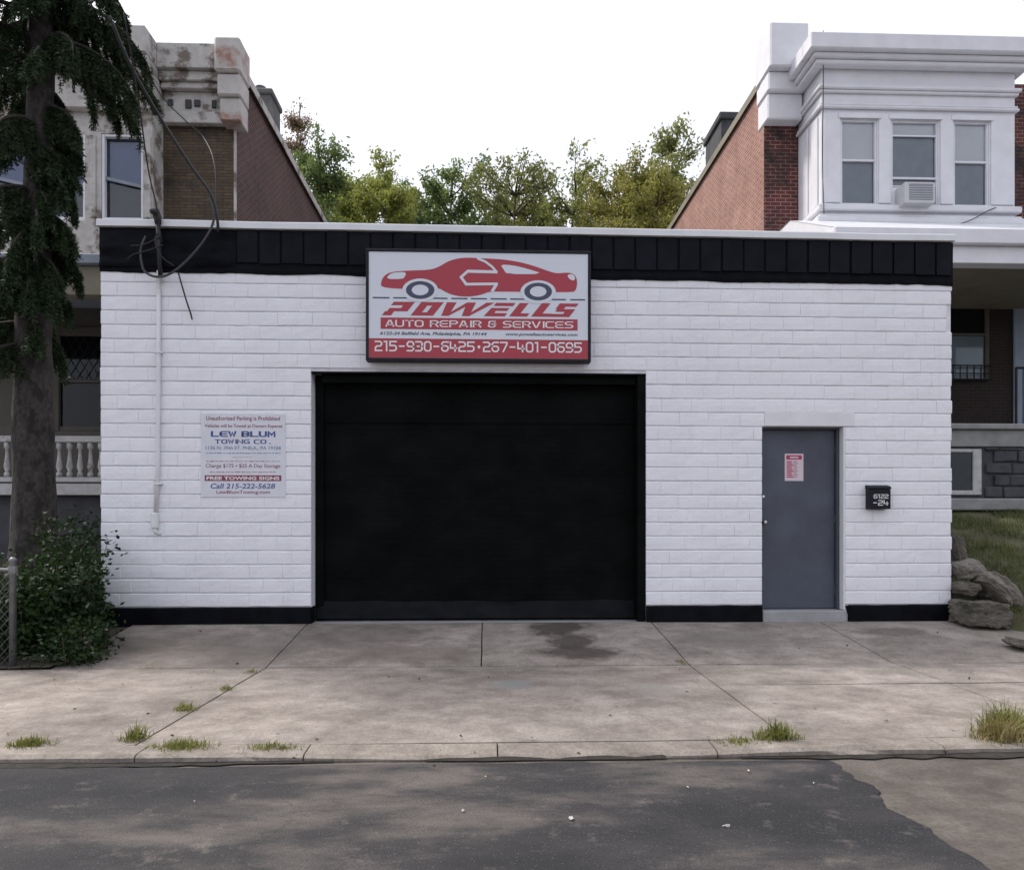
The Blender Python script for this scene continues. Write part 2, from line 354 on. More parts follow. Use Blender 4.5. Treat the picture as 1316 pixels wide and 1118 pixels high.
for (px, py, rx, ry, rot, col, amt) in [(718, 806, 0.36, 0.48, 0.5, (0.055,0.045,0.038), 0.85), (748, 838, 0.50, 0.26, 0.2, (0.06,0.05,0.042), 0.8),
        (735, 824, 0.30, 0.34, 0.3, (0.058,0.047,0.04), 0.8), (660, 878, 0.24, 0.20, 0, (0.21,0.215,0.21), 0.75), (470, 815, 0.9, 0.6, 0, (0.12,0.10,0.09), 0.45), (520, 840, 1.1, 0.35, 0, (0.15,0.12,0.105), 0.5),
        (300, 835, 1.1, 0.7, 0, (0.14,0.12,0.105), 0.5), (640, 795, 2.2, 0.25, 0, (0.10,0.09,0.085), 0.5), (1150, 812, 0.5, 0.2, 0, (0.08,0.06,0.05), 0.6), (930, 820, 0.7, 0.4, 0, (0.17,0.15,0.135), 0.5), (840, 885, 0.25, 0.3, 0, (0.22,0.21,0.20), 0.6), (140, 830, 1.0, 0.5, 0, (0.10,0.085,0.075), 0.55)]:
    q = onwalk(px, py); STAINS_SHADOW.append((q.x, q.y, rx, ry, rot, col, amt))
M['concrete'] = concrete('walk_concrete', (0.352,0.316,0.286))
STAINS_SHADOW = []
M['kerb'] = concrete('kerb_concrete', (0.33,0.295,0.262), False)
M['road_old'] = concrete('old_road_concrete', (0.150,0.134,0.120), False)
def asphalt():
    m, nt, b = new_mat('asphalt'); p = pos(nt)
    big = noise(nt, mapping(nt, p, (0.55, 1.2, 1)), 1.0, 7, 0.65); fine = noise(nt, p, 120, 2, 0.7); mid = noise(nt, p, 5, 6, 0.7)
    c = ramp(nt, [(0.40, (0.020,0.020,0.023)), (0.52, (0.036,0.034,0.036)), (0.66, (0.115,0.100,0.092))], big)
    c = mixc(nt, c, (0.17,0.15,0.13), ramp(nt, [(0.58, (0,0,0)), (0.78, (0.7,0.7,0.7))], mid))
    c = mixc(nt, c, ramp(nt, [(0.3, (0.5,0.5,0.5)), (0.7, (1.5,1.5,1.5))], fine), 0.7, 'MULTIPLY')
    wv = N(nt, 'ShaderNodeTexNoise', Scale=1.6, Detail=6.0, Roughness=0.7); nt.links.new(p, wv.inputs['Vector'])
    wm_ = N(nt, 'ShaderNodeVectorMath', operation='MULTIPLY_ADD'); nt.links.new(wv.outputs['Color'], wm_.inputs[0]); wm_.inputs[1].default_value = (0.9, 0.9, 0); nt.links.new(p, wm_.inputs[2])
    ck = N(nt, 'ShaderNodeTexVoronoi', Scale=0.55); ck.feature = 'DISTANCE_TO_EDGE'; nt.links.new(wm_.outputs[0], ck.inputs['Vector'])
    c = mixc(nt, c, (0.016,0.015,0.015), ramp(nt, [(0.002, (0.35,0.35,0.35)), (0.007, (0,0,0))], ck.outputs['Distance']))
    gr_ = noise(nt, p, 260, 2, 0.8); c = mixc(nt, c, (0.26,0.24,0.22), ramp(nt, [(0.60, (0,0,0)), (0.72, (0.28,0.28,0.28))], gr_))
    vo = N(nt, 'ShaderNodeTexVoronoi', Scale=42.0); nt.links.new(p, vo.inputs['Vector'])
    c = mixc(nt, c, (0.30,0.28,0.26), ramp(nt, [(0.0, (0.6,0.6,0.6)), (0.16, (0,0,0))], vo.outputs['Distance']))
    nt.links.new(c, b.inputs['Base Color']); b.inputs['Roughness'].default_value = 0.85; b.inputs['Specular IOR Level'].default_value = 0.3
    bump(nt, b, fine, 0.7, 0.006); return m
M['asphalt'] = asphalt()

# ================================================================== THE SETTING
ROADZ = -0.305; KB = -4.38; KF = -4.62
g = MB(); g.add([(-900,-900,-0.75),(900,-900,-0.75),(900,900,-0.75),(-900,900,-0.75)], [(0,1,2,3)])
tag(g.build('ground', M['soil']), kind='structure')
# rear lots behind the buildings
g = MB(); g.box(-60, 60, 12.2, 200, -0.7, 0.9); tag(g.build('rear_lot', M['lawn_soil']), kind='structure')
# road: old concrete carriageway and an asphalt overlay with a ragged edge on the right
def road_h(x, y): return ROADZ + 0.012 * mnoise.noise((x * 0.6, y * 0.6, 2.0)) + 0.006 * max(0, -y - 4.4) * 0.2
g = MB(); g.grid(150, 30, lambda u, v: (-30 + 60 * u, -13 + (13 + KF + 0.03) * v, road_h(-30 + 60 * u, -13 + (13 + KF + 0.03) * v)))
tag(g.build('road', M['road_old'], smooth=True), kind='structure')
edge_px = [(1040, 968), (1080, 982), (1098, 1002), (1128, 1022), (1155, 1045), (1190, 1068), (1240, 1112)]
edge = [at_z(a, b_, ROADZ) for a, b_ in edge_px]
def xe(y):
    ys = [e.y for e in edge]
    if y >= ys[0]: return edge[0].x
    for i in range(len(edge) - 1):
        if edge[i].y >= y >= edge[i+1].y:
            t = (edge[i].y - y) / (edge[i].y - edge[i+1].y); return edge[i].x * (1 - t) + edge[i+1].x * t
    return edge[-1].x + (edge[-1].y - y) * 0.35
def asph(u, v):
    y = -13 + (13 + KF - 0.06) * v; xr = xe(y) + 0.10 * mnoise.noise((y * 3, 0.3, 0)) + 0.035 * mnoise.noise((y * 11, 1.3, 0)) + 0.02 * mnoise.noise((y * 31, 1.3, 0))
    x = -30 + (xr + 30) * (1 - (1 - u) ** 2.2)
    yy = y + (0.05 * mnoise.noise((x * 1.4, 4.0, 0)) + 0.025 * mnoise.noise((x * 6, 4.0, 0)) if v > 0.99 else 0)
    return (x, yy, road_h(x, y) + 0.009 * (1 if u < 0.999 else 0.2))
g = MB(); g.grid(160, 240, asph); tag(g.build('asphalt_overlay', M['asphalt'], smooth=True), kind='structure')

# pavement: slabs are pieces of the sidewalk
gm = MB(); gm.grid(60, 14, lambda u, v: (-9 + 18 * u, KB + (0.05 - KB) * v, SW(KB + (0.05 - KB) * v) - 0.035))
walk = gm.build('sidewalk', M['soil']); tag(walk, kind='structure')
JX = [-16, -10.5, -6.6, X_(396) - 0.0, -0.05, 2.13, 4.33, 6.55, 9.4, 14]
JL = JX[3]
def slab(x0, x1, y0, y1, drop=0.0, tilt=0.0, sk0=0.0, sk1=0.0):
    gp = 0.007; x0 += gp; x1 -= gp; y0 += gp; y1 -= gp
    nx = max(3, int((x1 - x0) / 0.22)); ny = max(3, int((y1 - y0) / 0.22)); mb = MB()
    def fn(u, v):
        x = x0 + sk0 * (1 - v) + (x1 - x0 + (sk1 - sk0) * (1 - v)) * u; y = y0 + (y1 - y0) * v
        e = min(u * (x1 - x0), (1 - u) * (x1 - x0), v * (y1 - y0), (1 - v) * (y1 - y0))
        jag = 0.006 * mnoise.noise((x * 7, y * 7, 0.5)) if e < 1e-6 else 0
        return (x + jag, y + jag, SW(y) + 0.004 * mnoise.noise((x * 1.5, y * 1.5, 3)) - drop + tilt * (u - 0.5) - (0.008 if e < 1e-6 else 0))
    mb.grid(nx, ny, fn)
    ring = [i for i in range(nx)] + [j * nx + nx - 1 for j in range(1, ny)] + [(ny-1)*nx + i for i in range(nx-2, -1, -1)] + [j*nx for j in range(ny-2, 0, -1)]
    b0 = len(mb.v); mb.v += [(mb.v[i][0], mb.v[i][1], mb.v[i][2] - 0.12) for i in ring]
    for k in range(len(ring)): mb.f.append((ring[k], b0 + k, b0 + (k+1) % len(ring), ring[(k+1) % len(ring)])); mb.m.append(0)
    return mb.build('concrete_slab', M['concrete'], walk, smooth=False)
up = [(-4.45, JL), (JL, JX[4]), (JX[4], JX[5]), (JX[5], JX[6]), (JX[6], 7.0)]
for i, (a, b_) in enumerate(up): slab(a, b_, -1.8, 0.0, tilt=[0.004, -0.003, 0.004, -0.004, 0.003][i])
YM = -2.72
for i, (a, b_) in enumerate([(JX[0], JX[1]), (JX[1], JX[2]), (JX[2], JL), (JL, JX[5])]): slab(a, b_, KB, -1.8, drop=0.003 * (i % 2), sk0=-0.13 if i == 3 else 0, sk1=-0.13 if i == 2 else 0)
for i, (a, b_) in enumerate([(JX[5], JX[6]), (JX[6], JX[7]), (JX[7], JX[8]), (JX[8], JX[9])]):
    slab(a, b_, YM, -1.8, tilt=0.004 * (-1) ** i); slab(a, b_, KB, YM, drop=0.002, tilt=-0.004 * (-1) ** i)
# kerb stones: lowered across the driveway
kerb = MB().grid(40, 2, lambda u, v: (-16 + 30 * u, KF + 0.02 + (KB - KF - 0.02) * v, -0.36)).build('kerb', M['soil']); tag(kerb, kind='structure')
kx = [-16, -12, -8.4, -6.2, at_z(188, 962, -0.25).x, -1.2, at_z(639, 955, -0.25).x, 1.55, 3.1, 5.2, 7.6, 11, 14]
for a, b_ in zip(kx[:-1], kx[1:]):
    mid = (a + b_) / 2; mb = MB()
    n = max(6, int((b_ - a) / 0.09))
    prof = []
    for i in range(n + 1):
        x = a + 0.005 + (b_ - a - 0.01) * i / n
        low = 0.055 * math.exp(-((x - 0.3) / 1.5) ** 4)           # dropped kerb at the drive
        top = SW(KB) - 0.004 - low * 0.55
        nz = 0.010 * mnoise.noise((x * 3.1, 1.1, 0)) + 0.006 * mnoise.noise((x * 11, 4.1, 0))
        chip = max(0, mnoise.noise((x * 2.2, 9.1, 0)) - 0.22) * 0.10
        prof.append([(x, KB - 0.010, top - 0.06), (x, KB - 0.014, top + low * 0.4), (x, KF + 0.045 + nz + chip, top + nz * 0.4), (x, KF + 0.012 + nz * 1.6 + chip, top - 0.018 - chip * 0.3), (x, KF + 0.012 + nz * 1.5, top - 0.045 + low * 0.4), (x, KF + 0.03 + nz, ROADZ - 0.03)])
    k = len(prof[0]); vs = [p for r_ in prof for p in r_]; fs = [(i*k+j, (i+1)*k+j, (i+1)*k+j+1, i*k+j+1) for i in range(n) for j in range(k-1)]
    fs += [tuple(range(k)), tuple(n*k + j for j in range(k-1, -1, -1))]
    mb.add(vs, fs); mb.build('kerb_stone', M['kerb'], kerb)

# dark strip for kerb-foot shadow gap and dirt line, thickest away from the drive
def silt_shadow(x0, x1, w0):
    mb = MB(); n = int((x1 - x0) / 0.03)
    def fn(u, v):
        x = x0 + (x1 - x0) * u; wd = w0 * (0.45 + 0.9 * abs(mnoise.noise((x * 1.3, 2.2, 1))) + 0.5 * mnoise.noise((x * 6, 2.2, 1))) * min(1, 6 * u, 6 * (1 - u))
        y = KF + 0.04 - (0.04 + max(0.004, wd)) * v; return (x, y, road_h(x, y) + 0.016 * (1 - v) + 0.0105)
    mb.grid(n, 4, fn); tag(mb.build('gutter_silt_shadow', M['silt_shadow'], smooth=True), kind='structure')
silt_shadow(-9, -1.0, 0.07); silt_shadow(1.7, 9, 0.08); silt_shadow(-0.4, 1.2, 0.02)

# yards either side
def left_h(x, y): return -0.20 + 0.16 * min(1, max(0, (y + 1.8) / 1.2)) + 0.9 * min(1, max(0, (y - 0.2) / 3.2)) + 0.05 * mnoise.noise((x * 1.3, y * 1.3, 0))
g = MB(); g.grid(40, 40, lambda u, v: (-16 + (16 - 4.42) * u, -1.85 + 7 * v, left_h(-16 + 11.58 * u, -1.85 + 7 * v)))
tag(g.build('left_yard', M['soil'], smooth=True), kind='structure')
def right_h(x, y):
    edge_y = -0.15 - 1.55 * min(1, max(0, (x - 6.25) / 1.3))
    t = (y - edge_y); s = min(1, max(0, t / (3.45 - edge_y)))
    return -0.22 + 0.13 * edge_y * 0 + (0.10 if t > 0 else 0.10 * max(0, 1 + t * 4)) + 0.07 * (edge_y + 1.7) + 1.62 * (s ** 0.85) + (0.05 * mnoise.noise((x * 1.7, y * 1.7, 5)) + 0.02 * mnoise.noise((x * 6, y * 6, 5)) if t > 0 else 0) - (0.12 if t < -0.1 else 0)
g = MB(); g.grid(70, 60, lambda u, v: (6.12 + 8 * u, -1.85 + 5.4 * v, right_h(6.12 + 8 * u, -1.85 + 5.4 * v)))
tag(g.build('right_yard', M['lawn_soil'], smooth=True), kind='structure')

# ================================================================== THE GARAGE
XL = X_(130); XR = X_(1222); WT = 0.32
GL = X_(400); GR = X_(830); GT = Z_(615, 479); DL = X_(979); DR = X_(1086); DT = Z_(1030, 548); DB = Z_(1030, 784)
def topz(x, zl, zr): return zl + (zr - zl) * (x - XL) / (XR - XL)
CB_L, CB_R = Z_(130, 293), Z_(1222, 313)        # coping underside
BL_L, BL_R = Z_(130, 350), Z_(1222, 368)        # where black paint starts
PZ = 0.205
garage = thing('garage_building', 'low white painted block garage with black band and black roll-up door', 'garage', (0.6, 0, 0))
wl = MB()
def wbox(x0, x1, z0, z1): wl.add([(x0,0.006,z0),(x1,0.006,z0),(x1,WT,z0),(x0,WT,z0),(x0,0.006,z1),(x1,0.006,z1 if z1 < 4 else topz(x1,CB_L,CB_R)),(x1,WT,z1 if z1 < 4 else topz(x1,CB_L,CB_R)),(x0,WT,z1 if z1 < 4 else topz(x0,CB_L,CB_R))], [(0,3,2,1),(4,5,6,7),(0,1,5,4),(1,2,6,5),(2,3,7,6),(3,0,4,7)])
for v_ in [(XL, GL, -0.4, 5), (GL, GR, GT, 5), (GR, DL, -0.4, 5), (DL, DR, DT, 5), (DR, XR, -0.4, 5)]:
    wbox(*v_[:3], v_[3])
for i in range(5):   # left top corners follow the slope too
    b0 = i * 8; x0 = wl.v[b0+4][0]; wl.v[b0+4] = (x0, 0.006, topz(x0, CB_L, CB_R)); wl.v[b0+7] = (x0, WT, topz(x0, CB_L, CB_R))
wl.build('wall_core', M['mortar'], garage)
sw = MB(); sw.box(XL, XL + 0.3, WT + 0.002, 12, -0.4, 4.75); sw.box(XR - 0.3, XR, WT + 0.002, 12, -0.4, 4.75); sw.box(XL + 0.302, XR - 0.302, 11.7, 12, -0.4, 4.75)
sw.build('side_wall', M['mortar'], garage)
rf = MB(); rf.box(XL + 0.31, XR - 0.31, WT + 0.004, 11.69, 4.40, 4.5); rf.build('flat_roof', M['roof'], garage)
dk = MB(); dk.box(XL + 0.32, XR - 0.32, 3.0, 3.1, -0.4, 4.39); dk.build('inner_partition', M['dark_room'], garage)

# individual painted blocks
CH = 0.1783; BW = 0.405
variants = []
for k in range(16):
    r_ = random.Random(k); mb = MB(); j = lambda q=0.002: r_.uniform(-q, q)
    us = [-0.5, -0.485, -0.2 + j(.08), 0.2 + j(.08), 0.485, 0.5]; zs = [-0.5, -0.44, 0.0, 0.43, 0.5]; yz = [-0.0080, -0.0168, -0.0190, -0.0178, -0.0090]
    vs = []
    for zi, z in enumerate(zs):
        for ui, u in enumerate(us):
            yy = yz[zi] + (0.0055 if ui in (0, 5) else 0) + j(.0022)
            vs.append((u, min(-0.001, yy), z + (j(.016) if 0 < zi < 4 else j(.012))))
    n = len(us); fs = [(a_*n+i, a_*n+i+1, (a_+1)*n+i+1, (a_+1)*n+i) for a_ in range(4) for i in range(n-1)]
    b0 = len(vs); vs += [(-0.5, 0.001, -0.5), (0.5, 0.001, -0.5), (0.5, 0.001, 0.5), (-0.5, 0.001, 0.5)]
    fs += [(b0, b0+1) + tuple(range(n-1, -1, -1)), (b0+1, b0+2) + tuple(i*n+n-1 for i in range(4, -1, -1)), (b0+2, b0+3) + tuple(4*n+i for i in range(n)), (b0+3, b0) + tuple(i*n for i in range(5))]
    mb.add(vs, fs); me = bpy.data.meshes.new('block'); me.from_pydata(mb.v, [], mb.f); me.materials.append(M['block'])
    me.polygons.foreach_set('use_smooth', [False] * len(me.polygons)); me.update(); variants.append(me)
LZ0, LZ1 = DT, Z_(1040, 530)
SGX0, SGX1, SGZ0 = X_(470), X_(758), Z_(615, 462)
recs = []
zc = PZ; ci = 0
while zc < BL_L + 0.02:
    z0, z1 = zc, min(zc + CH, BL_L + 0.03)
    rrow = random.Random(100 + ci); off = (0.0 if ci % 2 else BW / 2) + rrow.uniform(-0.05, 0.05)
    zm = (z0 + z1) / 2
    spans = [(XL, XR)]
    def cut(sp, a, b_):
        out = []
        for s0, s1 in sp:
            if b_ <= s0 or a >= s1: out.append((s0, s1)); continue
            if a - s0 > 0.05: out.append((s0, a))
            if s1 - b_ > 0.05: out.append((b_, s1))
        return out
    if zm < GT + 0.0: spans = cut(spans, GL, GR)
    if zm < LZ0: spans = cut(spans, DL, DR)
    elif zm < LZ1: spans = cut(spans, X_(982), X_(1097))
    for s0, s1 in spans:
        xs = [s0]; x = XL - off
        while x < s1:
            if x > s0 + 0.13 and x < s1 - 0.13: xs.append(x + rrow.uniform(-0.025, 0.025))
            x += BW
        xs.append(s1)
        for a, b_ in zip(xs[:-1], xs[1:]): recs.append((a, b_, z0, z1, ci))
    zc += CH; ci += 1
def vis(rc):
    a, b_, z0, z1, ci = rc
    hid = a > SGX0 - 0.05 and b_ < SGX1 + 0.05 and z0 > SGZ0 - 0.05
    return (0 if hid else 1) * (b_ - a) * min(z1 - z0, max(0.0, topz((a+b_)/2, BL_L, BL_R) - z0))
order = sorted(range(len(recs)), key=lambda i: -vis(recs[i])); main = set(order[:298])
rest = MB()
for i, (a, b_, z0, z1, ci) in enumerate(recs):
    rr = random.Random(i)
    if b_ > XR - 0.01: b_ += rr.uniform(-0.010, 0.012)
    if a < XL + 0.01: a -= rr.uniform(-0.008, 0.010)
    if b_ > XR - 0.05 and abs((z0 + z1) / 2 - Z_(1218, 410)) < CH * 0.55: b_ -= 0.06
    me = variants[rr.randrange(16)]
    dz = 0.006 * mnoise.noise(((a + b_) * 0.4, ci * 3.3, 0)); cx, cz = (a + b_) / 2, (z0 + z1) / 2 + dz
    sx, sz = (b_ - a) + 0.0003, (z1 - z0) - 0.0075; ry = rr.uniform(-0.0035, 0.0035); dy = rr.uniform(-0.0016, 0.0016)
    if i in main:
        o = bpy.data.objects.new('block', me); C.objects.link(o); o.parent = garage; o.matrix_parent_inverse = Matrix.Translation(-BASE[garage.name])
        o.location = (cx, 0.006 + dy, cz); o.scale = (sx, 1.0 + rr.uniform(-0.06, 0.10), sz); o.rotation_euler = (0, ry, 0)
    else:
        rest.add([(cx + v.co.x * sx, 0.006 + dy + v.co.y, cz + v.co.z * sz) for v in me.vertices], [tuple(p.vertices) for p in me.polygons])
ro = rest.build('block_infill', M['block'], garage); tag(ro, kind='stuff')

# lintel over the side door and smooth band over the garage opening, jamb linings
lb = MB(); lb.cbox(X_(982), X_(1097), -0.018, 0.005, LZ0 + 0.001, LZ1 - 0.003, 0.006); lb.build('lintel', M['lintel'], garage)
# black base band
def plinth(x0, x1, ext0=0.0, ext1=0.0):
    mb = MB(); n = max(8, int((x1 - x0) / 0.08)); vs = []
    for i in range(n + 1):
        x = x0 + (x1 - x0) * i / n; wv = 0.005 * mnoise.noise((x * 4, 2, 0)); tz = PZ - 0.004 + wv
        yv = -0.030 + 0.006 * mnoise.noise((x * 3, 5, 0))
        vs += [(x, 0.004, tz), (x, -0.020, tz - 0.002), (x, yv, tz - 0.02), (x, yv - 0.006, 0.04), (x, yv - 0.012, -0.06), (x, 0.004, -0.06)]
    fs = [(i*6+j, (i+1)*6+j, (i+1)*6+j+1, i*6+j+1) for i in range(n) for j in range(5)] + [(0,1,2,3,4,5), tuple(n*6+j for j in (5,4,3,2,1,0))]
    mb.add(vs, fs); return mb.build('base_band', M['black'], garage)
plinth(XL - 0.01, GL - 0.002); plinth(GR + 0.002, DL - 0.002); plinth(DR + 0.035, XR + 0.025)
fl = MB(); fl.add([(DR+0.004,-0.02,PZ-0.012),(DR+0.05,-0.045,PZ-0.014),(DR+0.10,-0.05,-0.03),(DR+0.034,-0.03,0.08),(DR+0.004,0.09,PZ-0.012),(DR+0.034,0.09,0.08)], [(0,1,2,3),(0,3,5,4)]); fl.build('base_chamfer', M['black'], garage)
# black parapet band: wavy painted edge, membrane and separate tiles
def zband(x): return topz(x, BL_L, BL_R)
def zcop(x): return topz(x, CB_L, CB_R)
mb = MB(); n = 240; vs = []
for i in range(n + 1):
    x = XL - 0.004 + (XR - XL + 0.012) * i / n
    e = zband(x) + 0.018 * mnoise.noise((x * 1.7, 3, 0)) + 0.010 * mnoise.noise((x * 7, 3, 0))
    bl = 0.006 * mnoise.noise((x * 5, 8, 0))
    vs += [(x, 0.003, e), (x, -0.027 + bl * 0.4, e + 0.004), (x, -0.034 + bl, e + 0.05), (x, -0.03 + bl, e + 0.09), (x, -0.034, zcop(x) - 0.01), (x, 0.003, zcop(x) - 0.01)]
mb.add(vs, [(i*6+j, (i+1)*6+j, (i+1)*6+j+1, i*6+j+1) for i in range(n) for j in range(5)] + [(0,1,2,3,4,5), tuple(n*6+j for j in (5,4,3,2,1,0))])
mb.build('parapet_band', M['black'], garage)
mx0, mx1 = XL, X_(305)
def memb(u, v):
    x = mx0 + (mx1 - mx0) * u; z0 = zband(x) + 0.06; z = z0 + (zcop(x) - 0.012 - z0) * v
    return (x, -0.054 - 0.018 * mnoise.noise((x * 2.2, z * 9, 1)) - 0.012 * mnoise.noise((x * 7, z * 16, 1)) + (0.016 if v in (0, 1) or u in (0, 1) else 0), z)
MB().grid(44, 16, memb).build('roof_membrane', M['black'], garage, smooth=True)
tw = 0.282; x = mx1 + 0.01; k = 0
while x + tw * 0.6 < XR:
    x1 = min(x + tw, XR - 0.002); rr = random.Random(k); zb = zband(x) + 0.13 + rr.uniform(-0.006, 0.006); zt = zcop(x) - 0.012; d = -0.05 + rr.uniform(-0.006, 0.004)
    xx1 = x1 - 0.022 - rr.uniform(0, 0.006)
    tb = MB(); tl = rr.uniform(-0.008, 0.008)
    if X_(480) < x and xx1 < X_(752): zb = max(zb, 0)
    tb.cbox(x, xx1, d, -0.0345, zb, zt, 0.004); tb.v = [(vx, vy + tl * (vz - zb), vz + rr.uniform(-0.001, 0.001)) for vx, vy, vz in tb.v]
    tb.build('tile', M['black_tile'], garage); x += tw; k += 1
# metal coping
cp = MB(); n = 40; vs = []
for i in range(n + 1):
    x = XL - 0.02 + (XR - XL + 0.03) * i / n; z = zcop(x) + 0.006 * mnoise.noise((x * 0.9, 6, 0)); ct = 0.088
    vs += [(x, -0.055, z - 0.002), (x, -0.085, z), (x, -0.083, z + ct * 0.85), (x, -0.075, z + ct), (x, WT + 0.05, z + ct + 0.02), (x, WT + 0.05, z)]
cp.add(vs, [(i*6+j, (i+1)*6+j, (i+1)*6+(j+1) % 6, i*6+(j+1) % 6) for i in range(n) for j in range(6)] + [(0,1,2,3,4,5), tuple(n*6+j for j in (5,4,3,2,1,0))])
cp.build('coping', M['coping'], garage)
# roll-up door in its recess
gd = MB(); RY = 0.27
def dsurf(u, v):
    x = GL + 0.005 + (GR - GL - 0.01) * u; z = 0.06 + (GT - 0.055) * v
    rib = 0.0018 * abs(math.sin(z * math.pi / 0.075)) if z > 0.25 else 0
    top = 0.05 if z > GT - 0.14 else 0.0
    return (x, RY - rib - 0.012 * mnoise.noise((x * 0.8, z * 1.2, 2)) - 0.003 * mnoise.noise((x * 2, z * 3, 2)) - top - (0.012 if z > GT - 0.62 else 0), z)
gd.grid(60, 210, dsurf); rdoor = gd.build('rolling_door', M['curtain'], garage, smooth=True)
sk = MB()
def skirt(u, v):
    x = GL + 0.02 + (GR - GL - 0.04) * u; c = mnoise.noise((x * 1.6, 0, 7)); c2 = mnoise.noise((x * 7, v * 2, 7))
    z = SW(0.2) * 0 + 0.045 + (0.20 + 0.03 * c) * v - 0.018 * (1 - v)
    return (x, RY - 0.03 - 0.06 * (1 - v) ** 2 - 0.03 * math.sin(v * 3.1) * (0.6 + c) - 0.012 * c2, z)
sk.grid(90, 9, skirt); sk.build('bottom_seal', M['rubber'], rdoor, smooth=True)
bb = MB(); bb.box(GL + 0.004, GR - 0.004, RY - 0.02, RY + 0.2, 0.0, 0.058); bb.build('bottom_bar', M['rubber'], rdoor)
for a, b_, y0 in ((GL + 0.002, GL + 0.11, RY - 0.06), (GR - 0.11, GR - 0.001, -0.004)):
    tr = MB(); tr.cbox(a, b_, y0, RY + 0.05, 0.0, GT - 0.001, 0.006); tr.build('door_track', M['curtain'], garage)
hd = MB(); hd.cbox(GL + 0.112, GR - 0.112, 0.07, RY - 0.02, GT - 0.13, GT - 0.001, 0.008); hd.build('door_hood', M['curtain'], garage)
ed = MB(); ed.box(GL + 0.004, GR - 0.004, -0.014, 0.065, GT - 0.022, GT - 0.0005); ed.build('head_strip', M['black'], garage)
ap = MB(); ap.add([(GL, 0.002, -0.012), (GR, 0.002, -0.012), (GR, 2.9, 0.02), (GL, 2.9, 0.02)], [(0,1,2,3)]); ap.build('threshold', M['step'], garage)
jb = MB()
for k in range(17):
    z0 = PZ + k * CH
    if z0 + CH < GT: jb.cbox(GL - 0.008, GL + 0.0015, 0.0, RY - 0.07, z0 + 0.004, z0 + CH - 0.004, 0.002)
jb.build('jamb_blocks', M['block'], garage)
jp = MB(); jp.box(GL - 0.005, GL + 0.003, -0.028, RY - 0.07, -0.03, PZ - 0.004); jp.build('base_band', M['black'], garage)
# side door
drr = 0.16
sd_ = MB(); sd_.cbox(DL + 0.022, DR - 0.064, drr, drr + 0.045, DB + 0.006, DT - 0.03, 0.004); sdoor = sd_.build('steel_door', M['door'], garage)
fr = MB(); fr.cbox(DL + 0.001, DL + 0.020, 0.10, drr + 0.08, DB, DT - 0.001, 0.003); fr.cbox(DR - 0.062, DR - 0.026, 0.10, drr + 0.08, DB, DT - 0.001, 0.003); fr.cbox(DL + 0.022, DR - 0.064, 0.10, drr + 0.08, DT - 0.028, DT - 0.001, 0.003)
fr.build('door_frame', M['frame_dark'], garage)
jr = MB(); jr.cbox(DR - 0.024, DR + 0.003, -0.005, 0.2, DB, DT - 0.0015, 0.006); jr.build('door_jamb', M['lintel'], garage)
hz = Z_(983, 671); hx = DL + 0.085
hn = MB(); hn.tube([(hx, drr + 0.001, hz), (hx, drr - 0.035, hz), (hx, drr - 0.042, hz), (hx, drr - 0.06, hz), (hx, drr - 0.075, hz)], [0.026, 0.012, 0.022, 0.027, 0.018], 12); hn.build('knob', M['steel'], sdoor, smooth=True)
lk = MB(); lk.tube([(hx - 0.005, drr + 0.001, hz + 0.34), (hx - 0.005, drr - 0.012, hz + 0.34)], [0.022, 0.018], 12); lk.build('lock', M['steel'], sdoor)
for hz2 in (DB + 0.25, (DB + DT) / 2, DT - 0.28): MB().tube([(DR - 0.063, drr - 0.006, hz2 - 0.05), (DR - 0.063, drr - 0.006, hz2 + 0.05)], 0.009, 8).build('hinge', M['frame_dark'], sdoor)
st = MB(); st.cbox(DL + 0.003, DR + 0.002, -0.035, 0.40, -0.05, DB - 0.004, 0.010); st.build('door_step', M['step'], garage)

# ================================================================== SIGNS
def text_fit(body, x0, x1, z0, z1, y, mat, parent, name='lettering', shear=0.0, bold=0.0, space=1.0):
    cu = bpy.data.curves.new('t', 'FONT'); cu.body = body; cu.shear = shear; cu.offset = bold; cu.space_character = space; cu.fill_mode = 'FRONT'; cu.resolution_u = 3
    ob = bpy.data.objects.new('t', cu); C.objects.link(ob)
    dg = bpy.context.evaluated_depsgraph_get(); me = bpy.data.meshes.new_from_object(ob.evaluated_get(dg)); bpy.data.objects.remove(ob); bpy.data.curves.remove(cu)
    co = np.empty(len(me.vertices) * 3, np.float32); me.vertices.foreach_get('co', co); co = co.reshape(-1, 3)
    mn = co.min(0); mx = co.max(0); out = np.empty_like(co)
    out[:, 0] = x0 + (co[:, 0] - mn[0]) / (mx[0] - mn[0]) * (x1 - x0); out[:, 2] = z0 + (co[:, 1] - mn[1]) / (mx[1] - mn[1]) * (z1 - z0); out[:, 1] = y
    me.vertices.foreach_set('co', out.ravel()); me.materials.clear(); me.materials.append(mat); me.update(); me.name = name
    return link(name, me, parent)
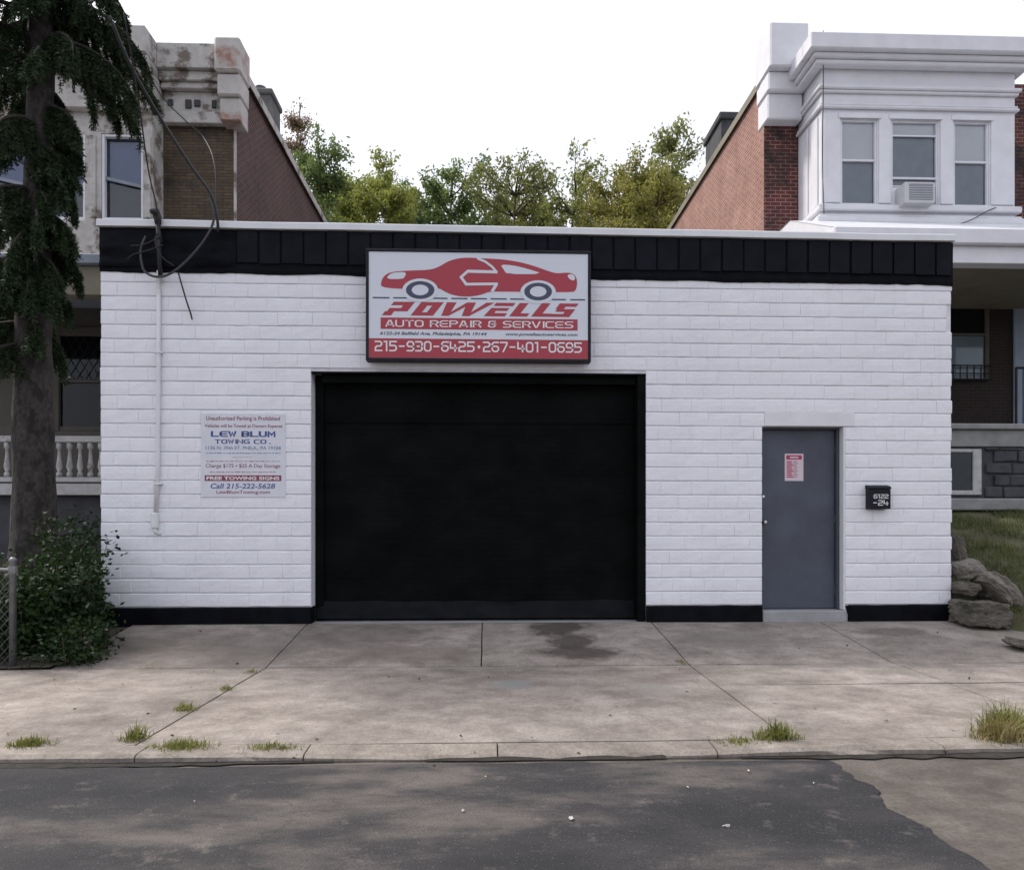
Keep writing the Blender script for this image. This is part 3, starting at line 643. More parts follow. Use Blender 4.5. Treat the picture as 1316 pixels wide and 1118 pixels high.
# squared technical letters as strokes on a 4 x 6 cell
GLY = {'0': [[(1,0),(3,0),(4,1),(4,5),(3,6),(1,6),(0,5),(0,1),(1,0)]], '1': [[(0.6,6),(2,6),(2,0)]], '2': [[(0,6),(3,6),(4,5),(4,4),(3,3),(1,3),(0,2),(0,0),(4,0)]],
 '3': [[(0,6),(3,6),(4,5),(4,4),(3,3),(1,3)],[(3,3),(4,2),(4,1),(3,0),(0,0)]], '4': [[(0,6),(0,2),(4,2)],[(3,4),(3,0)]], '5': [[(4,6),(0,6),(0,3.4),(3,3.4),(4,2.6),(4,1),(3,0),(0,0)]],
 '6': [[(4,6),(1,6),(0,5),(0,1),(1,0),(3,0),(4,1),(4,2.6),(3,3.4),(0,3.4)]], '7': [[(0,6),(4,6),(4,5),(1.6,0)]], '9': [[(4,2.8),(1,2.8),(0,3.6),(0,5),(1,6),(3,6),(4,5),(4,1),(3,0),(0,0)]],
 '-': [[(0.6,3),(3.4,3)]], 'A': [[(0,0),(1.6,6),(2.4,6),(4,0)],[(0.9,1.6),(3.4,1.6)]], 'U': [[(0,6),(0,1),(1,0),(3,0),(4,1),(4,6)]], 'T': [[(0,6),(4,6)],[(2,6),(2,0)]],
 'O': [[(1,0),(3,0),(4,1),(4,5),(3,6),(1,6),(0,5),(0,1),(1,0)]], 'R': [[(0,0),(0,6),(3,6),(4,5),(4,4),(3,3),(0.4,3)],[(2.2,3),(4,0)]], 'E': [[(4,6),(1,6),(0,5),(0,1),(1,0),(4,0)],[(0,3),(3.6,3)]],
 'P': [[(0,0),(0,6),(3,6),(4,5),(4,4),(3,3),(0.4,3)]], 'I': [[(2,0),(2,6)]], '&': [[(4,3),(1,3),(0,2),(0,1),(1,0),(2.6,0),(3.4,0.8),(3.4,4.2)],[(1,3),(0.3,4),(0.3,5.2),(1,6),(3.6,6)]],
 'L': [[(0,6),(0,0),(4,0)]], 'W': [[(0,6),(1,0),(2,5),(3,0),(4,6)]], 'B': [[(0,0),(0,6),(3,6),(4,5),(4,4),(3,3),(0,3)],[(3,3),(4,2),(4,1),(3,0),(0,0)]], 'M': [[(0,0),(0,6),(2,2),(4,6),(4,0)]], 'N': [[(0,0),(0,6),(4,0),(4,6)]], 'G': [[(4,6),(1,6),(0,5),(0,1),(1,0),(4,0),(4,2.8),(2.4,2.8)]], '.': [[(1.6,0),(2.2,0)]], 'S': [[(4,6),(1,6),(0,5),(0,4),(1,3),(3,3),(4,2),(4,1),(3,0),(0,0)]], 'V': [[(0,6),(1.7,0),(2.3,0),(4,6)]], 'C': [[(4,6),(1,6),(0,5),(0,1),(1,0),(4,0)]]}
def strokes(body, wch=5.4, space=3.0, hw=0.42, narrow={'I': 2.2, '1': 3.8}):
    mb = MB(); cx = 0.0
    for ch in body:
        if ch == ' ': cx += space; continue
        if ch == '\u2022':
            mb.add([(cx + 1.7 + 0.95 * math.cos(a * math.pi / 8), 0, 2.9 + 1.1 * math.sin(a * math.pi / 8)) for a in range(16)], [tuple(range(16))]); cx += 4.8; continue
        ox = cx - (1.2 if ch == 'I' else 0.4 if ch == '1' else 0)
        for pl in GLY[ch]:
            pts = [Vector((p[0] + ox, p[1])) for p in pl]; n = len(pts); closed = (pts[0] - pts[-1]).length < 1e-6; L = []
            for i in range(n):
                if closed and i in (0, n - 1): a = (pts[1] - pts[0]).normalized(); b_ = (pts[-1] - pts[-2]).normalized()
                else: a = (pts[min(i+1, n-1)] - pts[min(i+1, n-1)-1]).normalized(); b_ = (pts[max(i, 1)] - pts[max(i, 1)-1]).normalized()
                t = (a + b_); t = t.normalized() if t.length > 1e-6 else a
                nn = Vector((-t.y, t.x)); na = Vector((-a.y, a.x)); k = hw / max(0.45, nn.dot(na))
                e = Vector((0, 0))
                if not closed and i == 0: e = -t * hw
                if not closed and i == n - 1: e = t * hw
                L.append((pts[i] + nn * k + e, pts[i] - nn * k + e))
            vs = [(q.x, 0, q.y) for pr in L for q in pr]; mb.add(vs, [(2*i, 2*i+1, 2*i+3, 2*i+2) for i in range(n - 1)])
        cx += narrow.get(ch, wch)
    return mb
def fit(mb, x0, x1, z0, z1, y, shear=0.0):
    a = np.array(mb.v); a[:, 0] += shear * a[:, 2]; mn = a.min(0); mx = a.max(0)
    a[:, 0] = x0 + (a[:, 0] - mn[0]) / (mx[0] - mn[0]) * (x1 - x0); a[:, 2] = z0 + (a[:, 2] - mn[2]) / (mx[2] - mn[2]) * (z1 - z0); a[:, 1] = y
    # draw order lifted a hair so strokes of one letter never share a plane
    mb.v = [tuple(p) for p in a]; return mb

SY = -0.21
ax0, ax1 = X_(470, SY), X_(759.5, SY); az1 = Z_(470, 317, SY) - 0.02; az0 = Z_(470, 461, SY) - 0.02
tilt = (Z_(759, 319.5, SY) - Z_(470, 317, SY)) * 0.0
sign = thing('shop_sign', 'white and red box sign with red car logo above the garage door', 'sign', ((ax0+ax1)/2, SY, az0))
fb = MB(); ft = 0.036
fb.cbox(ax0, ax1, SY, -0.06, az0, az0 + ft, 0.005); fb.cbox(ax0, ax1, SY, -0.06, az1 - ft, az1, 0.005)
fb.cbox(ax0, ax0 + ft, SY + 0.001, -0.06, az0 + ft + 0.001, az1 - ft - 0.001, 0.004); fb.cbox(ax1 - ft, ax1, SY + 0.001, -0.06, az0 + ft + 0.001, az1 - ft - 0.001, 0.004)
fb.build('frame', M['sign_frame'], sign)
px0, px1, pz0, pz1 = ax0 + ft + 0.001, ax1 - ft - 0.001, az0 + ft + 0.001, az1 - ft - 0.001; PY = SY + 0.012
pn = MB(); pn.box(px0, px1, PY, -0.07, pz0, pz1); panel = pn.build('face_panel', M['sign_white'], sign)
def S(x, y):       # traced logo coordinates -> panel
    u = (x - 92) / 1130; v = (y - 78 - 12 * u) / 560
    return px0 + u * (px1 - px0), pz1 - v * (pz1 - pz0)
def sflat(polys, mat, name, lift, parent=sign):
    for poly in polys:
        mb = MB(); pts = [S(*p) for p in poly]; mb.add([(a, PY - lift, b_) for a, b_ in pts], [tuple(range(len(pts)))]); mb.build(name, mat, parent)
def smoothp(pts, it=2):
    for _ in range(it):
        q = []
        for i in range(len(pts)):
            a, b_ = pts[i], pts[(i+1) % len(pts)]
            q += [(a[0]*.75+b_[0]*.25, a[1]*.75+b_[1]*.25), (a[0]*.25+b_[0]*.75, a[1]*.25+b_[1]*.75)]
        pts = q
    return pts
def ell(cx, cy, rx, ry, n=36): return [(cx + rx*math.cos(2*math.pi*i/n), cy + ry*math.sin(2*math.pi*i/n)) for i in range(n)]
def band(path, hw):
    out = []; pts = [Vector(p) for p in path]
    L = []; Rr = []
    for i, p in enumerate(pts):
        a = (pts[min(i+1, len(pts)-1)] - pts[max(i-1, 0)]).normalized(); nn = Vector((-a.y, a.x)); L.append(tuple(p + nn*hw)); Rr.append(tuple(p - nn*hw))
    return [[L[i], L[i+1], Rr[i+1], Rr[i]] for i in range(len(pts)-1)]
car = [(155,274),(154,235),(172,204),(205,186),(290,179),(405,175),(450,160),(495,130),(545,114),(600,109),(660,113),(730,115),(800,121),(880,135),(960,159),(1020,182),(1060,193),(1110,188),(1145,192),(1164,218),(1166,255),(1158,284),(1140,294),(735,289),(705,292),(670,306),(620,316),(565,316),(515,306),(478,288),(452,272),(430,276)]
sflat([smoothp(car, 2)], M['sign_red'], 'car_logo', 0.002)
sflat([ell(355, 283, 92, 62), ell(963, 292, 92, 62)], M['sign_white'], 'wheel_arch', 0.0035)
sflat([ell(355, 282, 73, 47), ell(963, 290, 72, 47)], M['sign_navy'], 'wheel_logo', 0.005)
sflat([ell(355, 282, 43, 28), ell(963, 290, 43, 28)], M['sign_white'], 'wheel_hub', 0.0065)
sflat([smoothp([(180,224),(198,197),(232,188),(284,187),(276,214),(262,224)], 1), smoothp([(768,146),(830,150),(900,166),(995,197),(800,197),(784,172)], 1), smoothp([(1112,203),(1140,194),(1157,214),(1150,232),(1128,226)], 1)], M['sign_white'], 'logo_window', 0.0036)
wl_ = band([(648,113),(690,131),(724,157),(750,188)], 6) + band([(752,186),(600,182)], 8) + band([(604,178),(562,216)], 7) + band([(562,210),(595,256)], 7) + band([(590,251),(754,249)], 7) + band([(750,247),(724,291)], 8)
for k, b_ in enumerate(wl_): sflat([b_], M['sign_white'], 'spanner_outline', 0.0037 + 0.00005 * k)
for a, b_ in [(112,198),(216,300),(415,495),(515,598),(615,698),(717,800),(818,897),(1030,1107),(1130,1207)]:
    ya = 318 + 0.0; sflat([[(a, ya + (a-92)*0.0107), (b_, ya + (b_-92)*0.0107), (b_, ya + 7 + (b_-92)*0.0107), (a, ya + 7 + (a-92)*0.0107)]], M['sign_navy'], 'road_dash', 0.0022)
# the slanted shop name, letter by letter
def sl(x, y): return (x, y + (x - 92) * 0.0107)
def letters(polys): return [[sl(*p) for p in q] for q in polys]
Yt, Yb = 342, 414; h = Yb - Yt
def P(x, t, k=0.78): return (x + (1 - t) * h * k, Yt + t * h)      # x at the foot, slanted
def para(x0, x1, t0, t1): return [P(x0, t0), P(x1, t0), P(x1, t1), P(x0, t1)]
name_polys = {
 'P': [para(164, 272, 0.0, 0.26), para(226, 272, 0.26, 0.46), para(168, 272, 0.46, 0.70), para(158, 205, 0.70, 1.0)],
 'O': [para(305, 420, 0.0, 0.26), para(305, 350, 0.26, 0.76), para(375, 420, 0.26, 0.76), para(305, 420, 0.76, 1.0)],
 'W': [[P(436,0),P(486,0),P(500,1),P(462,1)], [P(540,0),P(572,0),P(500,1),P(478,1)], [P(540,0),P(586,0),P(606,1),P(568,1)], [P(640,0),P(682,0),P(606,1),P(586,1)]],
 'E': [para(690, 790, 0.0, 0.24), para(686, 780, 0.38, 0.60), para(682, 790, 0.76, 1.0), para(684, 722, 0.60, 0.76)],
 'L': [para(812, 858, 0.0, 0.76), para(812, 905, 0.76, 1.0)],
 'L2': [para(926, 972, 0.0, 0.76), para(926, 1020, 0.76, 1.0)],
 'S': [para(1020, 1118, 0.0, 0.24), para(1020, 1064, 0.24, 0.42), para(1030, 1124, 0.42, 0.62), para(1080, 1124, 0.62, 0.78), para(996, 1124, 0.78, 1.0)]}
for k, pl in name_polys.items():
    for q_i, q in enumerate(letters(pl)): sflat([q], M['sign_red'], 'name_letter', 0.0020 + 0.00005 * q_i)
sflat([[sl(152,426), sl(1168,426), sl(1168,486), sl(152,486)]], M['sign_red'], 'slogan_bar', 0.002)
def on_sign(mb, xa, xb, ya, yb, mat, name, lift, bold=False):
    x0, zt = S(*sl(xa, ya)); x1, zb = S(*sl(xb, yb)); 
    return fit(mb, x0, x1, S(xb, yb + 12)[1] if False else zb, S(*sl(xb, ya))[1], PY - lift).build(name, mat, sign)
on_sign(strokes('AUTO REPAIR & SERVICES', hw=0.46), 176, 1146, 438, 475, M['white_ink'], 'slogan', 0.0036)
x0, _ = S(150, 500); x1, _ = S(697, 500); z1_ = S(*sl(400, 500))[1]; z0_ = S(*sl(400, 522))[1]
text_fit('6122-24 Belfield Ave, Philadelphia, PA 19144', x0, x1, z0_, z1_, PY - 0.002, M['sign_navy'], sign, 'address', shear=0.25, bold=0.022)
x0, _ = S(795, 500); x1, _ = S(1168, 500)
text_fit('www.powellsautoservices.com', x0, x1, z0_ + 0.004, z1_, PY - 0.002, M['sign_navy'], sign, 'web_address', shear=0.2, bold=0.022)
sflat([[(92.5, 536), (1221.5, 549), (1221.5, 649), (92.5, 637)]], M['sign_red'], 'phone_band', 0.002)
on_sign(strokes('215-930-6425\u2022267-401-0695', hw=0.5, wch=5.6), 122, 1190, 549, 606, M['white_ink'], 'phone_number', 0.0036)

# towing notice board
TY = -0.022
def T(x, y): q = at(240 + x / 8.225, 520 + y / 8.225, TY); return q.x, q.z
tx0, tz1 = T(150, 92); tx1, tz0 = T(1045, 978)
tow = thing('towing_notice', 'faded white towing notice board with blue and red lettering left of garage door', 'sign', ((tx0+tx1)/2, TY, tz0))
tb = MB(); tb.cbox(tx0, tx1, TY, -0.006, tz0, tz1, 0.002); tb.build('board', M['tow_face'], tow)
def trow(body, xa, xb, ya, yb, mat, **kw):
    x0, z1 = T(xa, ya); x1, z0 = T(xb, yb); text_fit(body, x0, x1, z0, z1, TY - 0.0015, mat, tow, 'lettering', **kw)
def tbar(xa, xb, ya, yb, mat, lift=0.001, name='print_bar'):
    x0, z1 = T(xa, ya); x1, z0 = T(xb, yb); MB().add([(x0, TY-lift, z0), (x1, TY-lift, z0), (x1, TY-lift, z1), (x0, TY-lift, z1)], [(0,1,2,3)]).build(name, mat, tow)
trow('Unauthorized Parking is Prohibited', 205, 985, 122, 182, M['ink_red'], bold=0.012)
trow('Vehicles will be Towed at Owners Expense', 190, 1010, 205, 255, M['ink_red'], bold=0.012)
def brow(body, xa, xb, ya, yb, mat, hw):
    x0, z1 = T(xa, ya); x1, z0 = T(xb, yb); fit(strokes(body, hw=hw, wch=5.7), x0, x1, z0, z1, TY - 0.0015).build('lettering', mat, tow)
brow('LEW BLUM', 255, 940, 272, 350, M['ink_blue'], 0.74)
brow('TOWING CO.', 295, 890, 362, 420, M['ink_blue'], 0.62)
trow('1136 N. 39th ST. PHILA., PA 19104', 200, 995, 436, 484, M['ink_teal'], bold=0.02)
def scribble(xa, xb, ya, yb, mat, seed):      # line too small to read: broken print
    rr = random.Random(seed); x = xa; mb = MB()
    while x < xb:
        wd = rr.uniform(18, 60); x0, z1 = T(x, ya + rr.uniform(0, 4)); x1, z0 = T(min(x + wd, xb), yb - rr.uniform(0, 4))
        mb.add([(x0, TY-0.001, z0), (x1, TY-0.001, z0), (x1, TY-0.001, z1), (x0, TY-0.001, z1)], [(0,1,2,3)]); x += wd + rr.uniform(7, 12)
    mb.build('fine_print', mat, tow)
scribble(205, 990, 506, 520, M['ink_teal'], 1); scribble(480, 690, 550, 560, M['ink_pink'], 2); scribble(205, 985, 592, 606, M['ink_pink'], 3); scribble(245, 940, 706, 720, M['ink_pink'], 4)
trow('Charge $175 \u2022 $25 A Day Storage', 200, 990, 625, 678, M['ink_red'], bold=0.005)
tbar(190, 1000, 745, 808, M['ink_red']); trow('FREE TOWING SIGNS', 208, 980, 758, 796, M['white_ink'], bold=0.03)
trow('Call 215-222-5628', 252, 935, 832, 888, M['ink_blue'], shear=0.15, bold=0.015)
trow('LewBlumTowing.com', 315, 880, 905, 952, M['ink_red'], bold=0.01)

# notice on the side door and the number box
NY = drr - 0.004
def D_(x, y): q = at(x, y, NY); return q.x, q.z
nt_ = thing('door_notice', 'small red and white paper notice stuck on the grey door', 'notice', (D_(1020, 618)[0], NY, D_(1020, 618)[1]))
def nbar(xa, xb, ya, yb, mat, lift, nm):
    x0, z1 = D_(xa, ya); x1, z0 = D_(xb, yb); MB().add([(x0, NY-lift, z0), (x1, NY-lift, z0), (x1, NY-lift, z1), (x0, NY-lift, z1)], [(0,1,2,3)]).build(nm, mat, nt_)
x0, z1 = D_(1008.5, 583); x1, z0 = D_(1032.5, 618); MB().box(x0, x1, NY, NY + 0.003, z0, z1).build('sheet', M['paper'], nt_)
nbar(1010.5, 1030.5, 585, 590.5, M['ink_red2'], 0.001, 'header'); nbar(1015, 1026, 586.8, 588.8, M['paper'], 0.002, 'heading')
for k in range(9):
    y = 592.5 + k * 2.45; nbar(1011, 1017.5 + (k % 3), y, y + 1.5, M['ink_red2'], 0.001, 'print_row'); nbar(1019.5, 1024 + (k % 2), y, y + 1.3, M['ink_pink'], 0.001, 'print_row')
MY = -0.125
bx = thing('mailbox', 'small black wall mailbox with white house number beside the grey door', 'mailbox', (at(1131, 654, MY).x, -0.02, at(1131, 654, MY).z))
x0, z1 = at(1117.5, 624, MY).x, at(1117.5, 624, MY).z; x1, z0 = at(1145.5, 654, MY).x, at(1145.5, 654, MY).z
bb = MB(); bb.cbox(x0 + 0.004, x1 - 0.004, MY + 0.004, -0.012, z0, z1 - 0.045, 0.005); bb.build('body', M['iron'], bx)
ld = MB(); ld.prism_x([(-0.012, z1 - 0.043), (MY, z1 - 0.043), (MY - 0.004, z1 - 0.03), (MY + 0.03, z1 - 0.004), (-0.012, z1 + 0.012)], x0, x1); fixn(ld.build('lid', M['iron'], bx))
fit(strokes('6122', hw=0.5), x0 + 0.055, x1 - 0.035, z0 + 0.135, z0 + 0.19, MY + 0.0025).build('house_number', M['white_ink'], bx)
fit(strokes('-24', hw=0.5), x0 + 0.05, x1 - 0.035, z0 + 0.045, z0 + 0.115, MY + 0.0025).build('house_number', M['white_ink'], bx)

# painted conduit with its elbow box
cdx = X_(205); cz1 = Z_(205, 352); cz0 = Z_(200, 662)
con = thing('conduit', 'white painted conduit pipe running down the left of the garage wall', 'pipe', (cdx, -0.05, cz0 - 0.2))
MB().tube([(cdx + 0.01, -0.045, cz1 + 0.02), (cdx + 0.008, -0.046, 3.2), (cdx, -0.045, 2.0), (cdx - 0.028, -0.047, cz0)], 0.026, 10).build('pipe', M['pipe'], con, smooth=True)
jx = cdx - 0.03
MB().cbox(jx - 0.045, jx + 0.035, -0.085, -0.008, cz0 - 0.17, cz0 + 0.03, 0.014).build('conduit_body', M['pipe'], con)
MB().tube([(jx - 0.005, -0.05, cz0 - 0.16), (jx, -0.055, cz0 - 0.21), (jx + 0.03, -0.03, cz0 - 0.23), (jx + 0.05, 0.0, cz0 - 0.235)], 0.022, 8).build('elbow', M['pipe'], con, smooth=True)
for z in (3.4, 1.75): MB().cbox(cdx - 0.04, cdx + 0.05, -0.076, -0.012, z, z + 0.025, 0.004).build('strap', M['pipe'], con)

# service mast and overhead cables
mxx = at(205, 300, -0.09).x
mast = thing('service_mast', 'black service mast with weatherhead on the parapet', 'mast', (mxx, -0.09, 4.4))
MB().tube([(mxx + 0.01, -0.085, zband(mxx) - 0.06), (mxx, -0.11, 4.7), (mxx - 0.005, -0.125, at(205, 285, -0.12).z)], 0.028, 8).build('pipe', M['cable'], mast, smooth=True)
zt = at(205, 272, -0.12).z
MB().tube([(mxx - 0.005, -0.12, zt - 0.16), (mxx - 0.01, -0.12, zt - 0.08), (mxx - 0.02, -0.15, zt - 0.01), (mxx - 0.03, -0.24, zt - 0.05)], [0.035, 0.05, 0.05, 0.03], 10).build('weatherhead', M['cable'], mast, smooth=True)
def curve(pts, k=6):
    P_ = [Vector(p) for p in pts]; out = []
    for i in range(len(P_) - 1):
        a, b_, c, d = P_[max(i-1,0)], P_[i], P_[i+1], P_[min(i+2, len(P_)-1)]
        for s in range(k):
            t = s / k; out.append(0.5*((2*b_) + (c-a)*t + (2*a-5*b_+4*c-d)*t*t + (3*b_-a-3*c+d)*t**3))
    return out + [P_[-1]]
def cpx(lst): return [at(*q) for q in lst]
def cable(label, pts, r, mat='cable', nm='service_cable'):
    o = MB().tube(curve(pts), r, 6).build(nm, M[mat], None, smooth=True); return tag(o, label, 'cable', 'overhead cables')
cable('thick overhead cable dropping diagonally past the left house to the parapet', cpx([(140,20,-1.3),(168,85,-1.0),(205,150,-0.6),(245,213,-0.35),(271,250,-0.22),(279,280,-0.16),(280,298,-0.10)]), 0.019)
cable('cable looping in a wide arc below the black parapet band', cpx([(268,255,-0.28),(275,280,-0.22),(265,305,-0.2),(245,330,-0.19),(222,350,-0.16),(203,356,-0.14),(187,350,-0.14),(182,338,-0.14),(181,320,-0.14),(187,304,-0.13)]), 0.015, 'cable_grey')
cable('thin dark cable from tree height to the weatherhead', cpx([(160,20,-1.5),(178,130,-1.0),(190,215,-0.5),(200,260,-0.3),(204,285,-0.2),(208,312,-0.11)]), 0.009)
cable('thin wire slanting behind the thick cable near the cornice', cpx([(175,60,0.6),(205,120,0.9),(238,155,1.0),(262,178,1.0),(276,215,0.4),(276,290,-0.08)]), 0.008)
cable('short loose wire end hanging against the white wall', cpx([(229,350,-0.12),(234,368,-0.12),(240,388,-0.11),(245,403,-0.08),(247,411,-0.06)]), 0.010)
for k, (pp, lb) in enumerate([([(210,315,-0.13),(190,322,-0.16),(172,327,-0.15),(164,333,-0.12)], 'frayed lower wire stub left of the mast'), ([(206,304,-0.14),(186,314,-0.2),(168,316,-0.18)], 'frayed upper wire stub left of the mast'), ([(205,296,-0.12),(199,310,-0.18),(208,330,-0.16),(224,342,-0.12)], 'short wire curl at the foot of the mast')]):
    cable(lb, cpx(pp), 0.007)

# ================================================================== LEFT HOUSE
LY = 5.2; LX = -4.92; BY = 4.72
lh = thing('row_house', 'old row house left of the garage with peeling cornice and tan brick', 'house', (-7.5, LY, 1.0))
HT = 10.35
m_ = MB(); m_.box(-11.5, LX, LY, 22, 0.9, HT - 0.2); 
# separate materials on faces: front tan brick, side dark brick
body = MB(); body.add([(-11.5,LY,0.9),(LX,LY,0.9),(LX,LY,HT),(-11.5,LY,HT)], [(0,1,2,3)], 0); body.add([(LX,LY,0.9),(LX,24,0.9),(LX,24,HT+0.1),(LX,LY,HT)], [(0,1,2,3)], 1)
body.add([(-11.5,LY,0.9),(-11.5,24,0.9),(-11.5,24,HT),(-11.5,LY,HT)], [(3,2,1,0)], 1); body.add([(-11.5,24,0.9),(LX,24,0.9),(LX,24,HT),(-11.5,24,HT)], [(3,2,1,0)], 1); body.add([(-11.5,LY,HT-0.1),(LX,LY,HT-0.1),(LX,24,HT-0.1),(-11.5,24,HT-0.1)], [(0,1,2,3)], 2)
body.build('wall', [M['brickL_front'], M['brickL_side'], M['roof']], lh)
# corner strip and roof flashing
MB().box(LX - 0.03, LX + 0.012, LY - 0.015, LY + 0.03, 4, 9.2).build('corner_board', M['peel'], lh)
fl = MB(); fl.add([(LX-0.25,LY+0.1,HT+0.12),(LX+0.09,LY+0.1,HT+0.05),(LX+0.09,24,HT+0.15),(LX-0.25,24,HT+0.22),(LX+0.09,LY+0.1,HT-0.13),(LX+0.09,24,HT-0.05)], [(0,1,2,3),(1,4,5,2)]); fl.build('roof_flashing', M['peel'], lh)
ch = MB(); ch.box(-5.75, -5.1, 8.2, 9.0, HT - 0.2, HT + 1.05); ch.cbox(-5.8, -5.05, 8.15, 9.05, HT + 1.052, HT + 1.2, 0.03); ch.tube([(-5.45,8.6,HT+1.2),(-5.45,8.6,HT+1.45)], 0.13, 10)
ch.build('chimney', M['roof'], lh)
# upper bay
bxr = X_(196, BY); bxl = -10.2
wz0 = Z_(160, 284, BY); wz1 = Z_(160, 172, BY)
bay = MB()
wins = []
wx1 = X_(184, BY); wx0 = X_(130, BY); step = (wx1 - wx0) + 0.30
for k in range(3): wins.append((wx0 - k * step, wx1 - k * step))
zb0 = 6.15; zb1 = 9.2
segs = [(wx1, bxr)] + [(wins[k+1][1], wins[k][0]) for k in range(2)] + [(bxl, wins[2][0])]
for a, b_ in segs: bay.box(a, b_, BY, LY - 0.01, wz0, wz1)
bay.box(bxl, bxr, BY, LY - 0.01, wz1 + 0.001, zb1); bay.box(bxl, bxr, BY + 0.001, LY - 0.01, zb0, wz0 - 0.001)
bayo = bay.build('upper_bay', M['peel'], lh)
for a, b_ in segs: MB().cbox((a+b_)/2 - min(0.06, (b_-a)/2 - 0.02), (a+b_)/2 + min(0.06, (b_-a)/2 - 0.02), BY - 0.03, BY - 0.001, wz0 + 0.05, wz1 - 0.05, 0.008).build('pilaster', M['peel'], bayo)
for k, (a, b_) in enumerate(wins):
    f = MB(); t = 0.05
    f.cbox(a, a + t, BY + 0.02, BY + 0.12, wz0, wz1, 0.006); f.cbox(b_ - t, b_, BY + 0.02, BY + 0.12, wz0, wz1, 0.006); f.cbox(a + t, b_ - t, BY + 0.021, BY + 0.12, wz1 - t, wz1, 0.006); f.cbox(a + t, b_ - t, BY + 0.021, BY + 0.12, wz0, wz0 + t + 0.02, 0.006)
    wo = f.build('window', M['white_trim'], lh)
    zm0, zm1 = Z_(135, 227, BY), Z_(180, 238, BY)
    rl = MB(); rl.add([(a+t, BY+0.06, zm0-0.03), (b_-t, BY+0.06, zm1-0.03), (b_-t, BY+0.06, zm1+0.03), (a+t, BY+0.06, zm0+0.03), (a+t, BY+0.10, zm0-0.03), (b_-t, BY+0.10, zm1-0.03), (b_-t, BY+0.10, zm1+0.03), (a+t, BY+0.10, zm0+0.03)], [(0,1,2,3),(0,4,5,1),(3,2,6,7)]); rl.build('sash_rail', M['slate'], wo)
    MB().add([(a+t, BY+0.13, wz0), (b_-t, BY+0.13, wz0), (b_-t, BY+0.13, wz1), (a+t, BY+0.13, wz1)], [(0,1,2,3)]).build('pane', M['glass'], wo)
    MB().add([(a, BY+0.2, zm0), (b_, BY+0.2, zm1), (b_, BY+0.2, wz1), (a, BY+0.2, wz1)], [(0,1,2,3)]).build('sky_reflection', M['blue_reflect'], wo)  # stands for the sky reflected in the upper sash
    MB().add([(a, BY+0.24, wz0), (b_, BY+0.24, wz0), (b_, BY+0.24, zm1 + 0.1), (a, BY+0.24, zm0 + 0.1)], [(0,1,2,3)]).build('curtain', M['blue_reflect_dark'], wo)  # plane coloured as the dark lower part of the reflection
# cornice, stepping over the bay
def z5(py): return Z_(250, py, LY - 0.25)
co = MB()
cx1 = X_(309, LY - 0.2)
for (pa, pb, pr) in [(155, 140, 0.16), (140, 112, 0.08), (112, 104, 0.2), (104, 92, 0.27), (92, 60, 0.36)]:
    co.cbox(bxr + 0.02, cx1 - 0.01, LY - pr, LY - 0.012, z5(pa) + 0.002, z5(pb), 0.012); co.cbox(bxl - 0.1, bxr + 0.018, BY - pr, LY - 0.013, z5(pa) + 0.002, z5(pb), 0.012)
corn = co.build('cornice', M['peel'], lh)
eb = MB(); xa = X_(281, LY - 0.4); eb.cbox(xa, cx1 + 0.04, LY - 0.34, LY + 0.15, z5(157), z5(128), 0.02); eb.cbox(xa - 0.03, cx1 + 0.06, LY - 0.42, LY + 0.15, z5(128) + 0.002, z5(100), 0.03); eb.cbox(xa - 0.06, cx1 + 0.08, LY - 0.5, LY + 0.15, z5(100) + 0.002, z5(56), 0.04)
eb.build('end_bracket', M['peel2'], corn)
x = bxr + 0.12
rr = random.Random(5)
while x < xa - 0.1:
    if rr.random() < 0.75: MB().cbox(x, x + rr.uniform(0.05, 0.12), LY - 0.115, LY - 0.081, z5(134) + rr.uniform(0, .06), z5(123), 0.006).build('frieze_ornament', M['basement'], corn)
    x += 0.17
# porch roof, beam, porch front with window, railing
pY = 2.6
def zp(py): return Z_(100, py, pY)
pr = MB(); pr.cbox(-11.5, LX, pY, LY - 0.02, zp(338), zp(326), 0.01); pr.build('porch_roof_edge', M['slate'], lh)
sk2 = MB(); sk2.add([(-11.5, pY + 0.05, zp(326) + .004), (LX, pY + 0.05, zp(326) + .004), (LX, LY - 0.5, zp(326) + 0.55), (-11.5, LY - 0.5, zp(326) + 0.55)], [(0,1,2,3)]); sk2.build('porch_roof', M['peel'], lh)
bs = MB(); bs.box(-11.5, LX - 0.02, BY - 0.05, BY + 0.02, zp(326) + 0.35, 6.15); bs.build('bay_skirt', M['peel2'], lh)
pb = MB(); pb.cbox(-11.4, LX - 0.05, pY + 0.12, pY + 0.40, zp(376), zp(338) - 0.004, 0.012); pb.build('porch_beam', M['cream'], lh)
pfz = zp(622)
pf = MB(); pf.cbox(-11.4, LX, pY - 0.05, LY - 0.03, pfz - 0.18, pfz, 0.01); pf.build('porch_floor', M['rail_white'], lh)
pbk = MB(); pbk.box(-11.4, LX, pY + 0.1, pY + 0.2, 0.2, pfz - 0.185); pbk.build('porch_base', M['basement'], lh)
fw = MB(); fw.box(-11.4, LX - 0.06, LY - 0.06, LY - 0.015, pfz, zp(376) + 0.6); fw.build('porch_wall', M['umber'], lh)
def z52(py): return Z_(100, py, LY - 0.1)
def x52(px): return X_(px, LY - 0.1)
wa, wb_ = x52(77), x52(138); za, zb_ = z52(548), z52(432)
wf = MB(); t = 0.13
